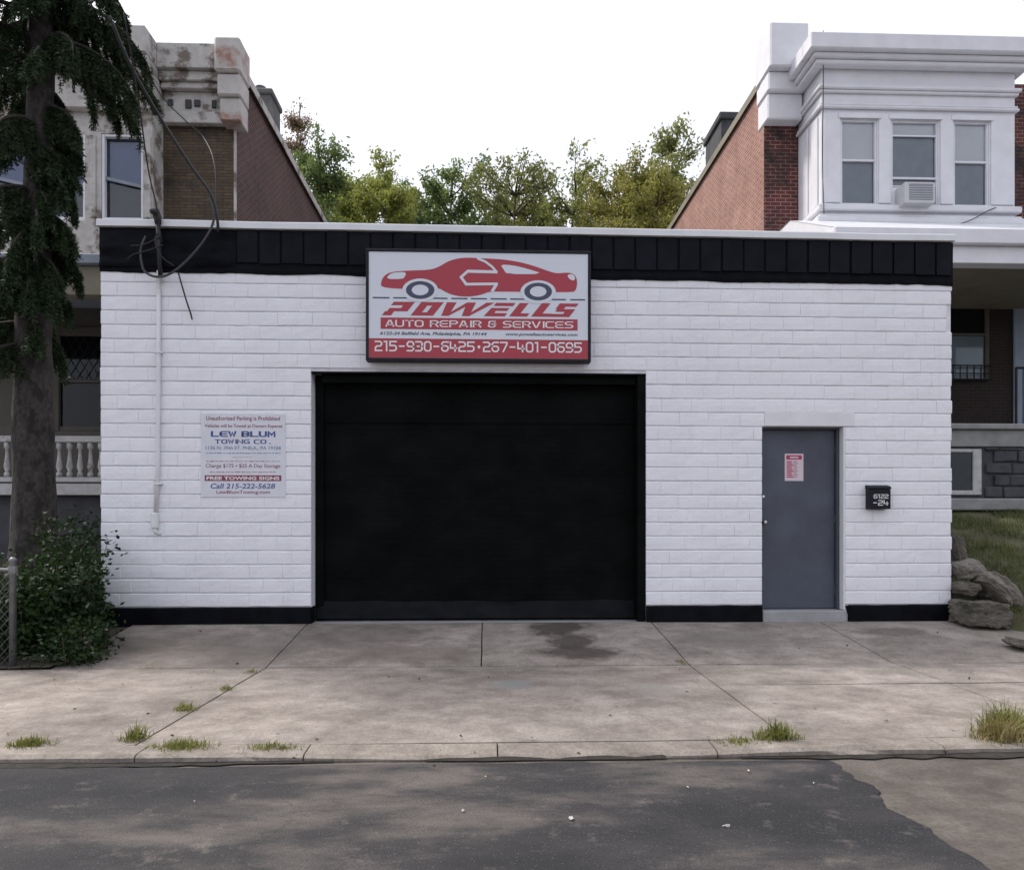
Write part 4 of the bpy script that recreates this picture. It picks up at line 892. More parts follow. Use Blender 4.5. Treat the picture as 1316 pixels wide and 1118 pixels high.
wf.cbox(wa - t, wa, LY - 0.14, LY - 0.062, za - 0.1, zb_ + 0.18, 0.01); wf.cbox(wb_, wb_ + t, LY - 0.14, LY - 0.062, za - 0.1, zb_ + 0.18, 0.01); wf.cbox(wa, wb_, LY - 0.139, LY - 0.062, zb_, zb_ + 0.17, 0.01); wf.cbox(wa - t - 0.05, wb_ + t + 0.05, LY - 0.18, LY - 0.062, za - 0.2, za - 0.102, 0.01)
zm = z52(490); wf.cbox(wa, wb_, LY - 0.12, LY - 0.065, zm - 0.03, zm + 0.03, 0.008); wf.cbox(wa, wb_, LY - 0.12, LY - 0.065, za - 0.1, za, 0.008)
wo = wf.build('window', M['umber'], lh)
MB().box(wa, wb_, LY - 0.070, LY - 0.064, za, zb_).build('pane', M['glass_d'], wo)
MB().box(wa, wb_, LY - 0.0635, LY - 0.061, za, zb_).build('dark_interior', M['dark_room'], wo)
ld = MB()
for k in range(-6, 8):
    for s in (1, -1):
        # leaded diamonds in the upper sash
        pts = []
        for i in range(25):
            zz = zm + 0.04 + (zb_ - zm - 0.04) * i / 24; xx = (wa + wb_) / 2 + k * 0.17 + s * (zz - zm) * 0.62
            if wa < xx < wb_: pts.append((xx, LY - 0.075, zz))
        if len(pts) > 1: ld.tube([pts[0], pts[-1]], 0.006, 4)
ld.build('leading', M['iron'], wo)
rail = thing('porch_railing', 'weathered white porch railing with turned balusters beside the tree trunk', 'railing', (-7.0, pY, pfz))
rx0, rx1 = -11.2, LX - 0.1
MB().cbox(rx0, rx1, pY + 0.03, pY + 0.15, zp(568), zp(560), 0.01).build('top_rail', M['rail_white'], rail)
MB().cbox(rx0, rx1, pY + 0.05, pY + 0.13, zp(619), zp(613), 0.008).build('bottom_rail', M['rail_white'], rail)
x = X_(72, pY); zt_, zb_2 = zp(568), zp(613); hh = zt_ - zb_2
k = 0
me0 = None
while x - k * 0.165 > rx0: k += 1
for q in range(-12, k):
    xx = x - q * 0.165
    if xx > rx1 - 0.05 or xx < -9.5: continue
    if me0 is None:
        o = MB().tube([(0,0,0),(0,0,hh*.12),(0,0,hh*.16),(0,0,hh*.3),(0,0,hh*.55),(0,0,hh*.8),(0,0,hh*.84),(0,0,hh)], [.045,.045,.025,.05,.03,.022,.045,.045], 8).build('baluster', M['rail_white'], rail, smooth=True); me0 = o.data
    else: o = link('baluster', me0, rail)
    o.location = (xx, pY + 0.09, zb_2)

# ================================================================== RIGHT HOUSE
RX = 6.18; RYF = 6.75; RBY = 5.6; RT_ = 11.15
rh = thing('row_house', 'brick row house with white upper bay window right of the garage', 'house', (9, RYF, 1.5))
body = MB(); body.add([(RX,RYF,1.0),(14.5,RYF,1.0),(14.5,RYF,RT_),(RX,RYF,RT_)], [(0,1,2,3)], 0); body.add([(RX,RYF,0.5),(RX,26,0.5),(RX,26,RT_),(RX,RYF,RT_)], [(3,2,1,0)], 1)
body.add([(RX,RYF,RT_-.1),(14.5,RYF,RT_-.1),(14.5,26,RT_-.1),(RX,26,RT_-.1)], [(0,1,2,3)], 2); body.add([(RX,26,0.5),(14.5,26,0.5),(14.5,26,RT_),(RX,26,RT_)], [(3,2,1,0)], 1)
body.build('wall', [M['brickR_front'], M['brickR_side'], M['roof']], rh)
fl = MB(); fl.add([(RX+.3,RYF+.1,RT_+.12),(RX-.07,RYF+.1,RT_+.06),(RX-.07,26,RT_+.06),(RX+.3,26,RT_+.12),(RX-.07,RYF+.1,RT_-.12),(RX-.07,26,RT_-.12)], [(3,2,1,0),(2,5,4,1)]); fl.build('roof_flashing', M['cream'], rh)
ch = MB(); cy = at(921, 200).y
def ychim(px): d = ray(px, 200); return CAM.y + d.y * (RX / d.x)
ya, yb = ychim(926), ychim(906)
ch.box(RX + 0.02, RX + 0.9, ya, yb, RT_ - 0.1, RT_ + 0.75); ch.cbox(RX - 0.04, RX + 0.96, ya - 0.06, yb + 0.06, RT_ + 0.752, RT_ + 0.95, 0.03); ch.build('chimney', M['basement'], rh)
# cornice bracket at the corner
def zf(py): return Z_(1000, py, RYF - 0.3)
cb = MB(); xa, xb = X_(981, RYF - 0.5) , X_(1020, RYF - 0.3)
for (p0, p1, dd, e) in [(153, 120, 0.30, 0.0), (120, 96, 0.42, 0.03), (96, 40, 0.6, 0.06)]: cb.cbox(RX - 0.03 - e, 6.93, RYF - dd, RYF + 0.3, zf(p0) + 0.002, zf(p1), 0.03)
cb.build('corner_cornice', M['white_trim'], rh)
# bay
def zr(py): return Z_(1180, py, RBY)
def xr_(px): return X_(px, RBY)
bL, bR = xr_(1056), xr_(1304)
pan = [(1081, 1127), (1146, 1206), (1226, 1271)]; wtop, wbot = 155, 264
bay = MB(); xs = [bL] + [v for a, b_ in pan for v in (xr_(a), xr_(b_))] + [bR]
for k in range(0, len(xs), 2): bay.box(xs[k], xs[k+1], RBY, RBY + 0.12, zr(wbot), zr(wtop))
bay.box(bL, bR, RBY, RBY + 0.12, zr(wtop) + 0.001, zr(78)); bay.box(bL, bR, RBY, RBY + 0.12, zr(288), zr(wbot) - 0.001)
bay.box(bL, bL + 0.1, RBY + 0.121, RYF - 0.005, zr(288), zr(78)); bay.box(bR - 0.1, bR, RBY + 0.121, RYF - 0.005, zr(288), zr(78))
bayo = bay.build('upper_bay', M['white_trim'], rh)
def course(p0, p1, pr_, nm, mt='white_trim'):
    mb = MB(); z0, z1 = zr(p0) + 0.001, zr(p1); mb.cbox(bL - pr_, bR + pr_, RBY - pr_, RBY - 0.001, z0, z1, min(0.02, pr_ * 0.3)); mb.cbox(bL - pr_, bL - 0.001, RBY + 0.001, RYF - 0.01, z0, z1, min(0.02, pr_ * 0.3)); mb.cbox(bR + 0.001, bR + pr_, RBY + 0.001, RYF - 0.01, z0, z1, min(0.02, pr_ * 0.3))
    return mb.build(nm, M[mt], bayo)
course(143, 139, 0.07, 'moulding'); course(139, 135.5, 0.045, 'moulding'); course(123, 119, 0.06, 'moulding'); course(119, 114, 0.10, 'moulding'); course(92, 86, 0.2, 'moulding'); course(86, 80, 0.28, 'moulding'); course(80, 60, 0.4, 'bay_eave'); course(274, 266, 0.10, 'sill_moulding'); course(291, 283, 0.16, 'sill_moulding'); course(283, 279, 0.10, 'sill_moulding')
for k in range(0, len(xs), 2):
    a, b_ = xs[k], xs[k+1]; MB().cbox(a + 0.03, b_ - 0.03, RBY - 0.03, RBY - 0.001, zr(wbot) + 0.02, zr(148), 0.01).build('pilaster', M['white_trim'], bayo)
MB().cbox(bL - 0.03, bL - 0.001, RBY + 0.15, RBY + 0.45, zr(wbot) + 0.02, zr(148), 0.01).build('pilaster', M['white_trim'], bayo); MB().cbox(bL - 0.03, bL - 0.001, RBY + 0.62, RYF - 0.12, zr(wbot) + 0.02, zr(148), 0.01).build('pilaster', M['white_trim'], bayo)
for a, b_ in pan: MB().cbox(xr_(a) - 0.07, xr_(b_) + 0.07, RBY - 0.05, RBY - 0.032, zr(wtop), zr(148.5), 0.005).build('window_head', M['white_trim'], bayo)
for k, (pa, pb_) in enumerate(pan):
    a, b_ = xr_(pa), xr_(pb_); z0, z1 = zr(wbot), zr(wtop); t = 0.035; f = MB()
    f.cbox(a, a+t, RBY+.02, RBY+.10, z0, z1, .005); f.cbox(b_-t, b_, RBY+.02, RBY+.10, z0, z1, .005); f.cbox(a+t, b_-t, RBY+.021, RBY+.10, z1-t, z1, .005); f.cbox(a+t, b_-t, RBY+.021, RBY+.10, z0, z0+t, .005)
    wo = f.build('window', M['white_trim'], rh)
    zm = zr(206.5 if k != 1 else 228.5)
    MB().cbox(a+t, b_-t, RBY+.03, RBY+.07, zm-.022, zm+.022, .005).build('sash_rail', M['white_trim'], wo)
    if k == 1: MB().cbox(a+t, b_-t, RBY+.03, RBY+.06, zr(174)-.016, zr(174)+.016, .004).build('sash_rail', M['white_trim'], wo); MB().cbox(a+t, b_-t, RBY+.031, RBY+.06, zr(239)-.012, zr(239)+.012, .004).build('sash_rail', M['white_trim'], wo)
    MB().add([(a+t,RBY+.075,z0+t),(b_-t,RBY+.075,z0+t),(b_-t,RBY+.075,z1-t),(a+t,RBY+.075,z1-t)], [(0,1,2,3)]).build('pane', M['glass'], wo)
    if k == 1:
        bl = MB().add([(a+t,RBY+.092,zr(173)),(b_-t,RBY+.092,zr(173)),(b_-t,RBY+.092,z1-t),(a+t,RBY+.092,z1-t)], [(0,1,2,3)]); bl.build('blind', M['blind'], wo)
    else:
        bl = MB(); bl.grid(14, 10, lambda u, v: (a + t + (b_ - a - 2 * t) * u, RBY + .092 + .006 * mnoise.noise((u * 3, v * 2, k)), zm - .03 + (z1 - zm + .03) * v))
        bl.build('blind', M['blind'], wo)
    MB().add([(a,RBY+.115,z0),(b_,RBY+.115,z0),(b_,RBY+.115,z1),(a,RBY+.115,z1)], [(0,1,2,3)]).build('insect_screen', M['screen'], wo)
    if k == 1: MB().cbox(a + t, xr_(1166), RBY+.05, RBY+.07, z0 + t, zr(240), .004).build('filler_panel', M['blind'], wo)
acy = RBY - 0.32
ac = thing('air_conditioner', 'white window air conditioner in the middle bay window', 'air conditioner', (at(1183, 262, acy).x, acy, at(1183, 262, acy).z))
x0, x1, z0, z1 = X_(1163, acy), X_(1202, acy), Z_(1183, 261, acy), Z_(1183, 234, acy)
MB().cbox(x0, x1, acy, RBY + 0.1, z0, z1, 0.012).build('case', M['ac'], ac)
gr = MB(); gr.box(x0 + 0.09, x1 - 0.05, acy - 0.004, acy - 0.0005, z0 + 0.06, z1 - 0.04); gr.build('grille', M['ac_dark'], ac)
lo = MB()
for k in range(6): z = z0 + 0.08 + k * (z1 - z0 - 0.14) / 6; MB().cbox(x0 + 0.09, x1 - 0.05, acy - 0.012, acy - 0.0045, z, z + 0.012, 0.002).build('louvre', M['ac'], ac)
# porch
pY2 = 3.5
def zq(py): return Z_(1270, py, pY2)
rm = MB(); rm.add([(RX+.02,pY2-.02,zq(296)+.01),(14.5,pY2-.02,zq(296)+.01),(14.5,RBY-.2,zr(290)-.02),(RX+.02,RBY-.2,zr(290)-.02),(RX+.02,RYF-.02,zr(290)-.015),(14.5,RYF-.02,zr(290)-.015)], [(0,1,2,3),(3,2,5,4)]); rm.build('porch_roof', M['coping'], rh)
ge = MB(); ge.prism_x([(pY2 + .31, zq(330) + .02), (RYF - .03, zq(330) + .02), (RYF - .03, zr(290) - .0195), (RBY - .2, zr(290) - .0235), (pY2, zq(296) + .012), (pY2, zq(296) + .002), (pY2 + .31, zq(296) + .002)], RX + .03, RX + .13); fixn(ge.build('porch_gable_end', M['white_trim'], rh))
gt = MB(); gt.cbox(RX, 14.5, pY2 - 0.10, pY2 + 0.3, zq(316), zq(296), 0.02); gt.build('porch_eave', M['white_trim'], rh)
fs = MB(); fs.cbox(RX + .02, 14.5, pY2 + .02, pY2 + .3, zq(338), zq(316) - .003, 0.01); fs.build('porch_fascia', M['white_trim'], rh)
cl = MB(); cl.box(RX + .02, 14.5, pY2 + .31, RYF - .01, zq(330), zq(328)); cl.build('porch_ceiling', M['cream'], rh)
fz = zq(545)
pf = MB(); pf.cbox(RX + .01, 14.5, pY2 - .08, RYF - .01, fz - .10, fz, .015); pf.build('porch_floor', M['ledge'], rh)
p2 = MB(); p2.cbox(RX + .01, 14.5, pY2, pY2 + .3, zq(574), fz - .103, .01); p2.build('porch_edge_beam', M['ledge'], rh)
p3 = MB(); p3.box(RX + .01, 14.5, pY2 + .05, pY2 + .3, 0.8, zq(574) - .003); p3.build('basement_wall', M['basement'], rh)
p4 = MB(); p4.cbox(RX + .01, 14.5, pY2 - .25, pY2 + .048, zq(656), zq(641), .02); p4.build('foundation_ledge', M['ledge'], rh)
# rough stones of the basement wall right of its window
rr = random.Random(3); x = X_(1268, pY2); row = 0; z = zq(640)
while z < zq(578):
    xx = X_(1268, pY2) + (0.15 if row % 2 else 0)
    while xx < 9.6:
        wd = rr.uniform(0.25, 0.55); hh = 0.21
        mb = MB(); mb.cbox(xx, xx + wd - .02, pY2 + .0 + rr.uniform(-.02, .02), pY2 + .051, z + .012, min(z + hh, zq(575)) - .012, .018); mb.v = [(a + rr.uniform(-.012, .012), b_ + rr.uniform(-.006, .006), c + rr.uniform(-.012, .012)) for a, b_, c in mb.v]
        mb.build('stone', M['basement'], rh); xx += wd
    z += 0.215; row += 1
bw = MB(); a, b_ = X_(1205, pY2), X_(1262, pY2); z0, z1 = zq(636), zq(577)
bw.cbox(b_ - .16, b_, pY2 - .0, pY2 + .06, z0, z1, .01); bw.cbox(a, b_ - .161, pY2 + .0, pY2 + .06, z0, z0 + .08, .01); bw.cbox(a, b_ - .161, pY2 + .0, pY2 + .06, z1 - .06, z1, .01)
wo = bw.build('window', M['rail_white'], rh)
MB().box(a, b_ - .161, pY2 + .03, pY2 + .035, z0 + .08, z1 - .06).build('pane', M['glass_d'], wo); MB().box(a, b_ - .161, pY2 + .04, pY2 + .045, z0 + .08, z1 - .06).build('dark_interior', M['basement'], wo)
# porch wall window and its iron guard
def zw(py): return Z_(1250, py, RYF - .1)
def xw(px): return X_(px, RYF - .1)
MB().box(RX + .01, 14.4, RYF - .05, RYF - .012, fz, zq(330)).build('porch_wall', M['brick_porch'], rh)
a, b_ = xw(1195), xw(1271); z0, z1 = zw(489), zw(366); f = MB(); t = .09
f.cbox(a, a+t, RYF-.12, RYF-.051, z0, z1, .01); f.cbox(b_-t, b_, RYF-.12, RYF-.051, z0, z1, .01); f.cbox(a+t, b_-t, RYF-.119, RYF-.051, z1-t, z1, .01); f.cbox(a+t, b_-t, RYF-.119, RYF-.051, z0, z0+.05, .01); f.cbox(a+t, b_-t, RYF-.11, RYF-.06, zw(430)-.03, zw(430)+.03, .008)
wo = f.build('window', M['umber'], rh)
MB().box(a+t, b_-t, RYF-.072, RYF-.068, z0, z1).build('pane', M['glass_d'], wo); MB().box(a+t, b_-t, RYF-.0605, RYF-.0585, zw(430), z1).build('dark_interior', M['dark_room'], wo)
MB().box(a+t, b_-t, RYF-.0606, RYF-.0586, z0, zw(430)-.001).build('curtain', M['blind'], wo)
gd_ = MB(); gy = RYF - .2
for px in range(1198, 1272, 9): gd_.tube([(X_(px, gy), gy, zw(490)), (X_(px, gy), gy, zw(470))], .012, 5)
gd_.tube([(a, gy, zw(471)), (b_, gy, zw(471))], .016, 5); gd_.tube([(a, gy, zw(481)), (b_, gy, zw(481))], .012, 5); gd_.tube([(a, gy, zw(489)), (b_, gy, zw(489))], .016, 5)
gd_.build('window_guard', M['iron'], wo)
da = xw(1303); MB().cbox(da, da + 1.0, RYF - .12, RYF - .051, fz + .02, zw(370), .02).build('front_door', M['screen'], rh)
rl2 = thing('iron_railing', 'dark blue iron porch railing at the right edge by the front door', 'railing', (X_(1318, pY2), pY2 + .3, fz))
rz = zq(468)
q = MB(); q.tube([(X_(1306, pY2+.3), pY2+.3, fz), (X_(1306, pY2+.3), pY2+.3, rz)], .022, 6); q.build('post', M['iron'], rl2)
q = MB(); q.tube([(X_(1306, pY2+.3), pY2+.3, rz), (12.5, pY2+.3, rz)], .022, 6); q.build('top_rail', M['iron'], rl2)
for k in range(1, 22):
    xx = X_(1306, pY2+.3) + k * .13; q = MB(); q.tube([(xx, pY2+.3, fz), (xx, pY2+.3, rz)], .010, 5); q.build('baluster', M['iron'], rl2)
col = MB(); col.tube([(12.3, pY2+.2, fz), (12.3, pY2+.2, zq(338))], .12, 10); col.build('porch_column', M['white_trim'], rh)

# ================================================================== STONES AT THE RIGHT CORNER
import bmesh
def stone(name, label, pxc, pyc, Y, wpx, hpx, depth, rot, seed, mat, blocky=0.6, shape=None):
    c = at(pxc, pyc + 3, Y); wpx *= 0.76; hpx *= 0.76; sc = (c - CAM).dot(FW) / FPX; wx, hz_ = wpx * sc / 2, hpx * sc / 2
    bm = bmesh.new(); bmesh.ops.create_icosphere(bm, subdivisions=5, radius=1)
    for v in bm.verts:
        p = v.co.copy(); m = max(abs(p.x), abs(p.y), abs(p.z)); q = p.lerp(p / m, blocky)
        n_ = mnoise.noise(q * 1.1 + Vector((seed * 7.1, 0, 0))) * 0.22 + mnoise.noise(q * 3.3 + Vector((seed * 3.1, 2, 0))) * 0.09 + mnoise.noise(q * 8 + Vector((seed, 5, 0))) * 0.05 + mnoise.noise(q * 19 + Vector((seed, 5, 0))) * 0.022
        q = q * (1 + n_); q = Vector((q.x * wx, q.y * depth / 2, q.z * hz_))
        if shape == 'arc': q.z -= (q.x / wx) ** 2 * hz_ * 0.5
        v.co = Matrix.Rotation(rot, 3, 'Y') @ q + c
    me = bpy.data.meshes.new(name); bm.to_mesh(me); bm.free(); me.materials.append(mat)
    return tag(link(name, me), label, 'stone', 'rubble stones by the garage corner')
stone('rubble_stone', 'squared grey stone block lowest at the garage corner on the pavement', 1258, 785, -0.32, 64, 40, 0.5, 0.05, 1, M['stone'], 0.97)
stone('rubble_stone', 'long pale broken concrete slab leaning over the other stones', 1282, 752, -0.12, 84, 30, 0.45, 0.80, 2, M['stone_pale'], 0.5, 'arc')
stone('rubble_stone', 'rounded mid-size stone on top of the pile beside the wall', 1240, 728, 0.05, 42, 32, 0.4, -0.3, 3, M['stone_pale'], 0.4)
stone('rubble_stone', 'dark stone wedged under the rounded one at the wall', 1237, 753, -0.02, 40, 24, 0.4, 0.1, 4, M['stone'], 0.4)
stone('rubble_stone', 'narrow upright grey slab standing against the garage corner', 1230, 702, 0.25, 18, 46, 0.25, -0.2, 5, M['stone'], 0.6)
stone('rubble_stone', 'small dark stone tucked behind the squared block in the pile', 1268, 758, 0.05, 30, 28, 0.4, 0.4, 6, M['stone'], 0.35)
stone('rubble_stone', 'low flat stone at the right edge beside the pavement', 1314, 824, -1.35, 44, 14, 0.3, 0.25, 7, M['stone_pale'], 0.7)

# ================================================================== VEGETATION
def limb(mb, p0, d, L, r0, r1, n=6, wig=0.12, droop=0.0, seed=0, seg=6):
    rr = random.Random(seed); pts = [Vector(p0)]; d = Vector(d).normalized(); rs = [r0]
    for i in range(seg):
        d = (d + Vector((rr.uniform(-wig, wig), rr.uniform(-wig, wig), rr.uniform(-wig, wig) - droop))).normalized(); pts.append(pts[-1] + d * L / seg); rs.append(r0 + (r1 - r0) * (i + 1) / seg)
    mb.tube(pts, rs, n); return pts
def broadleaf(label, px, ptop, Y, wpx, hpx, mat, seed, dens=1.0, leaf=0.17, name='broadleaf_tree'):
    base = at(px, 300, Y); top = at(px, ptop, Y).z; sc = (base - CAM).dot(FW) / FPX; rw = wpx * sc / 2; rhh = hpx * sc / 2
    t = thing(name, label, 'tree', (base.x, Y, 0.9), 'trees behind the garage'); rr = random.Random(seed); g_ = np.random.default_rng(seed)
    mb = MB(); zc_ = top - rhh; tp = [Vector((base.x + 0.12 * math.sin(i * 1.1 + seed), Y + 0.12 * math.cos(i * 0.9 + seed), 0.85 + (top - 0.85) * 0.97 * i / 18)) for i in range(19)]
    mb.tube(tp, [0.17 * (1 - i / 19) + 0.012 for i in range(19)], 8)
    tips = []
    for k in range(84):
        i = rr.randrange(5, len(tp) - 1); p = tp[i]; fz_ = (p.z - (top - 2*rhh)) / (2*rhh)
        if fz_ < -0.1: continue
        reach = rw * (0.45 + 0.75 * math.sin(min(1, max(0.1, fz_)) * math.pi * 0.9)); an = rr.uniform(0, 2*math.pi); up_ = rr.uniform(0.3, 1.0)
        L = reach * rr.uniform(0.6, 1.15); bp = limb(mb, p, (math.cos(an), math.sin(an), up_), L, 0.045, 0.008, 5, 0.18, 0, seed * 31 + k, 5)
        tips += bp[2:]
        for j in range(2):
            an2 = an + rr.uniform(-1.1, 1.1); q = limb(mb, bp[rr.randrange(2, 5)], (math.cos(an2), math.sin(an2), rr.uniform(0.0, 0.9)), L * 0.5, 0.016, 0.004, 4, 0.2, 0, seed * 77 + k * 3 + j, 4); tips += q[1:]
    tips += [q for q in tp[10:] for _ in range(4)]
    mb.build('trunk', M['bark2'], t)
    T_ = np.array([tuple(q) for q in tips if q.z > top - 2.3 * rhh]); n = int(8200 * dens)
    # a few leading shoots break the outline
    ci_ = g_.integers(0, len(T_), n); cen = T_[ci_] + g_.normal(size=(n, 3)) * np.array([0.16, 0.16, 0.15]) * (0.7 + rw * 0.14)
    cen = cen[cen[:, 2] < top + 0.15]; n = len(cen); d = g_.normal(size=(n, 3)); d[:, 2] -= 0.5; d /= np.linalg.norm(d, axis=1)[:, None]
    V, F = leaf_quads(cen, d, g_.uniform(0.6, 1.25, n) * leaf, g_.uniform(0.35, 0.6, n) * leaf, 0.15); np_mesh('crown', V, F, mat, t); return t
GA = leaf_mat('leaf_mid', (0.085,0.13,0.04), (0.25,0.32,0.11), 0.8); GB = leaf_mat('leaf_yellow', (0.17,0.20,0.04), (0.40,0.43,0.11), 0.8); GC = leaf_mat('leaf_blue', (0.07,0.115,0.05), (0.20,0.28,0.13), 0.8)
GD = leaf_mat('leaf_olive', (0.17,0.17,0.035), (0.39,0.37,0.11), 0.8); GE = leaf_mat('leaf_russet', (0.16,0.11,0.07), (0.34,0.26,0.18), 0.8); GF = leaf_mat('leaf_pale', (0.13,0.15,0.045), (0.36,0.38,0.13), 0.8)
broadleaf('thin tall russet treetop rising beside the left house roof', 382, 118, 19, 34, 260, GE, 1, 0.5, 0.13)
broadleaf('mid green tree leaning out from behind the left house', 408, 178, 18, 80, 170, GA, 2, 1.1, 0.17)
broadleaf('bright yellow green tree second clump left of the sign', 476, 216, 22, 90, 150, GB, 3, 1.9, 0.17)
broadleaf('narrow blue green tree between yellow and mid green trees', 524, 222, 26, 62, 150, GC, 4, 1.6, 0.17)
broadleaf('airy mid green tree above the left half of the sign', 582, 215, 24, 92, 150, GA, 5, 1.2, 0.19)
broadleaf('sparse pale tree above the middle of the sign with sky showing through', 664, 214, 23, 104, 160, GF, 6, 0.75, 0.19)
broadleaf('sparse tree above the right end of the sign', 738, 212, 24, 96, 160, GF, 7, 0.7, 0.19)
broadleaf('olive yellow dense bushy tree left of the right house', 800, 222, 21, 116, 170, GD, 8, 2.2, 0.17)
broadleaf('tallest tree beside the right house with loose pale crown', 862, 152, 22, 96, 300, GF, 9, 1.3, 0.19)
broadleaf('low olive tree tucked against the right brick wall', 846, 225, 18, 80, 160, GD, 10, 1.3, 0.16)
broadleaf('darker green tree low behind the yellow green one', 438, 235, 27, 80, 140, GA, 12, 1.3, 0.19)

broadleaf('yellow green tree low in the gap left of the narrow tree', 500, 240, 20, 70, 130, GB, 13, 1.2, 0.16)
broadleaf('pale tree low in the gap above the sign centre', 622, 244, 28, 80, 120, GF, 14, 0.9, 0.2)
broadleaf('pale green tree low between the two sparse trees', 702, 246, 28, 80, 120, GF, 15, 0.8, 0.2)
broadleaf('olive tree low behind the sparse tree right of the sign', 768, 238, 28, 76, 130, GD, 16, 1.1, 0.19)

# spruce at the left
SPY = 0.55
sb = at(40, 700, SPY); stp = at(52, 77, SPY)
spr = thing('spruce_tree', 'dark drooping spruce with thick scaly trunk at the left edge', 'tree', (sb.x, SPY, 0.0))
mb = MB(); pts = []; rs = []
for i in range(46):
    t = i / 45; z = -0.15 + t * 13.0; fx = (z - sb.z) / (stp.z - sb.z); x = sb.x + (stp.x - sb.x) * fx + 0.02 * math.sin(z * 1.3)
    pts.append((x, SPY + 0.02 * math.sin(z), z)); rs.append(max(0.03, 0.275 - 0.0165 * z + 0.14 * math.exp(-max(0, z + 0.1) * 2.2)))
mb.tube(pts, rs, 28)
mb.v = [(x + 0.03 * mnoise.noise((x * 9, y * 9, z * 6.5)) + 0.018 * mnoise.noise((x * 24, y * 24, z * 17)), y + 0.028 * mnoise.noise((x * 9 + 5, y * 9, z * 4.5)), z) for x, y, z in mb.v]
mb.build('trunk', M['bark'], spr, smooth=True)
bm_ = MB(); ncen = []; ndir = []; nl = []
rr = random.Random(21)
def tz(z):
    i = min(44, max(0, int((z + 0.15) / 13 * 45))); return Vector(pts[i])
def bough(z, an, L, droop):
    p0 = tz(z); d = Vector((math.cos(an), math.sin(an), 0.25)); P_ = [p0]; d.normalize()
    for i in range(9):
        d = (d + Vector((rr.uniform(-.1, .1), rr.uniform(-.1, .1), -droop))).normalized(); P_.append(P_[-1] + d * L / 9)
    bm_.tube(P_, [0.035 * (1 - i / 10) + 0.004 for i in range(10)], 5)
    for i in range(2, 10):
        for s in range(8):
            f = rr.random(); b0 = P_[i-1].lerp(P_[i], f); sd2 = Vector((-d.y, d.x, 0)) * rr.choice((-1, 1)) * rr.uniform(0.2, 0.9)
            td = (d * 0.5 + sd2 + Vector((0, 0, -rr.uniform(0.3, 1.1)))).normalized(); tl = rr.uniform(0.18, 0.5) * (1.1 - i * 0.04); q = b0.copy(); tpts = [q.copy()]
            m = 9
            for k in range(m):
                td = (td + Vector((0, 0, -0.13))).normalized(); q = q + td * tl / m; tpts.append(q.copy())
                for h_ in range(9):
                    nd = (td * 0.7 + Vector((rr.gauss(0, .6), rr.gauss(0, .6), rr.gauss(0, .6)))).normalized()
                    ncen.append(q + nd * 0.0 + td * rr.uniform(-.5, .5) * tl / m); ndir.append(nd); nl.append(rr.uniform(0.035, 0.075))
            bm_.tube([tpts[0], tpts[4], tpts[-1]], [0.006, 0.004, 0.002], 3, cap=False)
for k in range(70):
    z = 3.9 + (k / 70) * 6.6 + rr.uniform(-.15, .15); an = rr.uniform(0, 2 * math.pi)
    L = 0.62 if z < 4.8 else (0.66 if z < 7.3 else 1.45)
    if z < 6.6 and math.cos(an) < -0.2: L *= 1.5
    bough(z, an, L * rr.uniform(0.65, 1.1), rr.uniform(0.12, 0.24))
for z, an, L in [(7.9, -0.25, 1.6), (7.7, 0.1, 1.5), (7.8, -0.6, 1.5), (8.3, -0.1, 1.75), (7.0, -0.35, 0.8), (6.0, -0.6, 0.75), (5.6, -0.3, 0.7), (4.9, -0.5, 0.7), (4.5, -1.2, 0.7), (4.7, -0.9, 0.75), (5.2, -1.4, 0.8), (5.4, -1.1, 0.8), (8.6, -0.4, 1.8), (8.1, 0.3, 1.7), (5.0, 3.6, 1.0), (4.6, 2.9, 1.0), (6.6, -1.5, 1.2), (5.9, -1.9, 1.1)]: bough(z, an, L, 0.17)
bm_.build('branches', M['bark3'], spr)
nc = np.array([tuple(v) for v in ncen]); nd = np.array([tuple(v) for v in ndir]); nl_ = np.array(nl)
V, F = leaf_quads(nc, nd, nl_, nl_ * 0.26, 0.0); np_mesh('crown', V, F, M['needle'], spr)

# leafy bushes by the left fence
def bush(label, c, rx, ry, rz_, n, seed, leaf=0.075, name='leafy_bush', mat=None):
    g_ = np.random.default_rng(seed); rr = random.Random(seed); t = thing(name, label, 'bush', c); mb = MB(); tips = []
    for k in range(42):
        an = rr.uniform(0, 2*math.pi); el = rr.uniform(0.25, 1.45); q = limb(mb, (c[0] + rr.uniform(-.12, .12), c[1] + rr.uniform(-.12, .12), c[2] - 0.03), (math.cos(an) * math.cos(el) * rx, math.sin(an) * math.cos(el) * ry, math.sin(el) * rz_), rr.uniform(.6, 1.0) * math.sqrt((rx * math.cos(el)) ** 2 + (rz_ * math.sin(el)) ** 2), 0.012, 0.003, 4, 0.16, 0.02, seed * 9 + k, 7); tips += q[2:]
    mb.build('stems', M['bark2'], t); T_ = np.array([tuple(q) for q in tips]); ci_ = g_.integers(0, len(T_), n); cen = T_[ci_] + g_.normal(size=(n, 3)) * 0.085; cen = cen[cen[:, 2] > c[2] - 0.02]; n = len(cen)
    d = g_.normal(size=(n, 3)); d[:, 2] = d[:, 2] * 0.6 - 0.1; d /= np.linalg.norm(d, axis=1)[:, None]; V, F = leaf_quads(cen, d, g_.uniform(.6, 1.3, n) * leaf, g_.uniform(.4, .65, n) * leaf, 0.12); np_mesh('crown', V, F, mat or M['bush'], t)
bush('tall dark leafy bush against the garage left corner', (-5.0, -0.45, -0.05), 0.42, 0.5, 1.55, 5200, 1)
bush('dense low bush between fence post and garage', (-4.55, -1.1, -0.10), 0.42, 0.5, 1.05, 4600, 2)
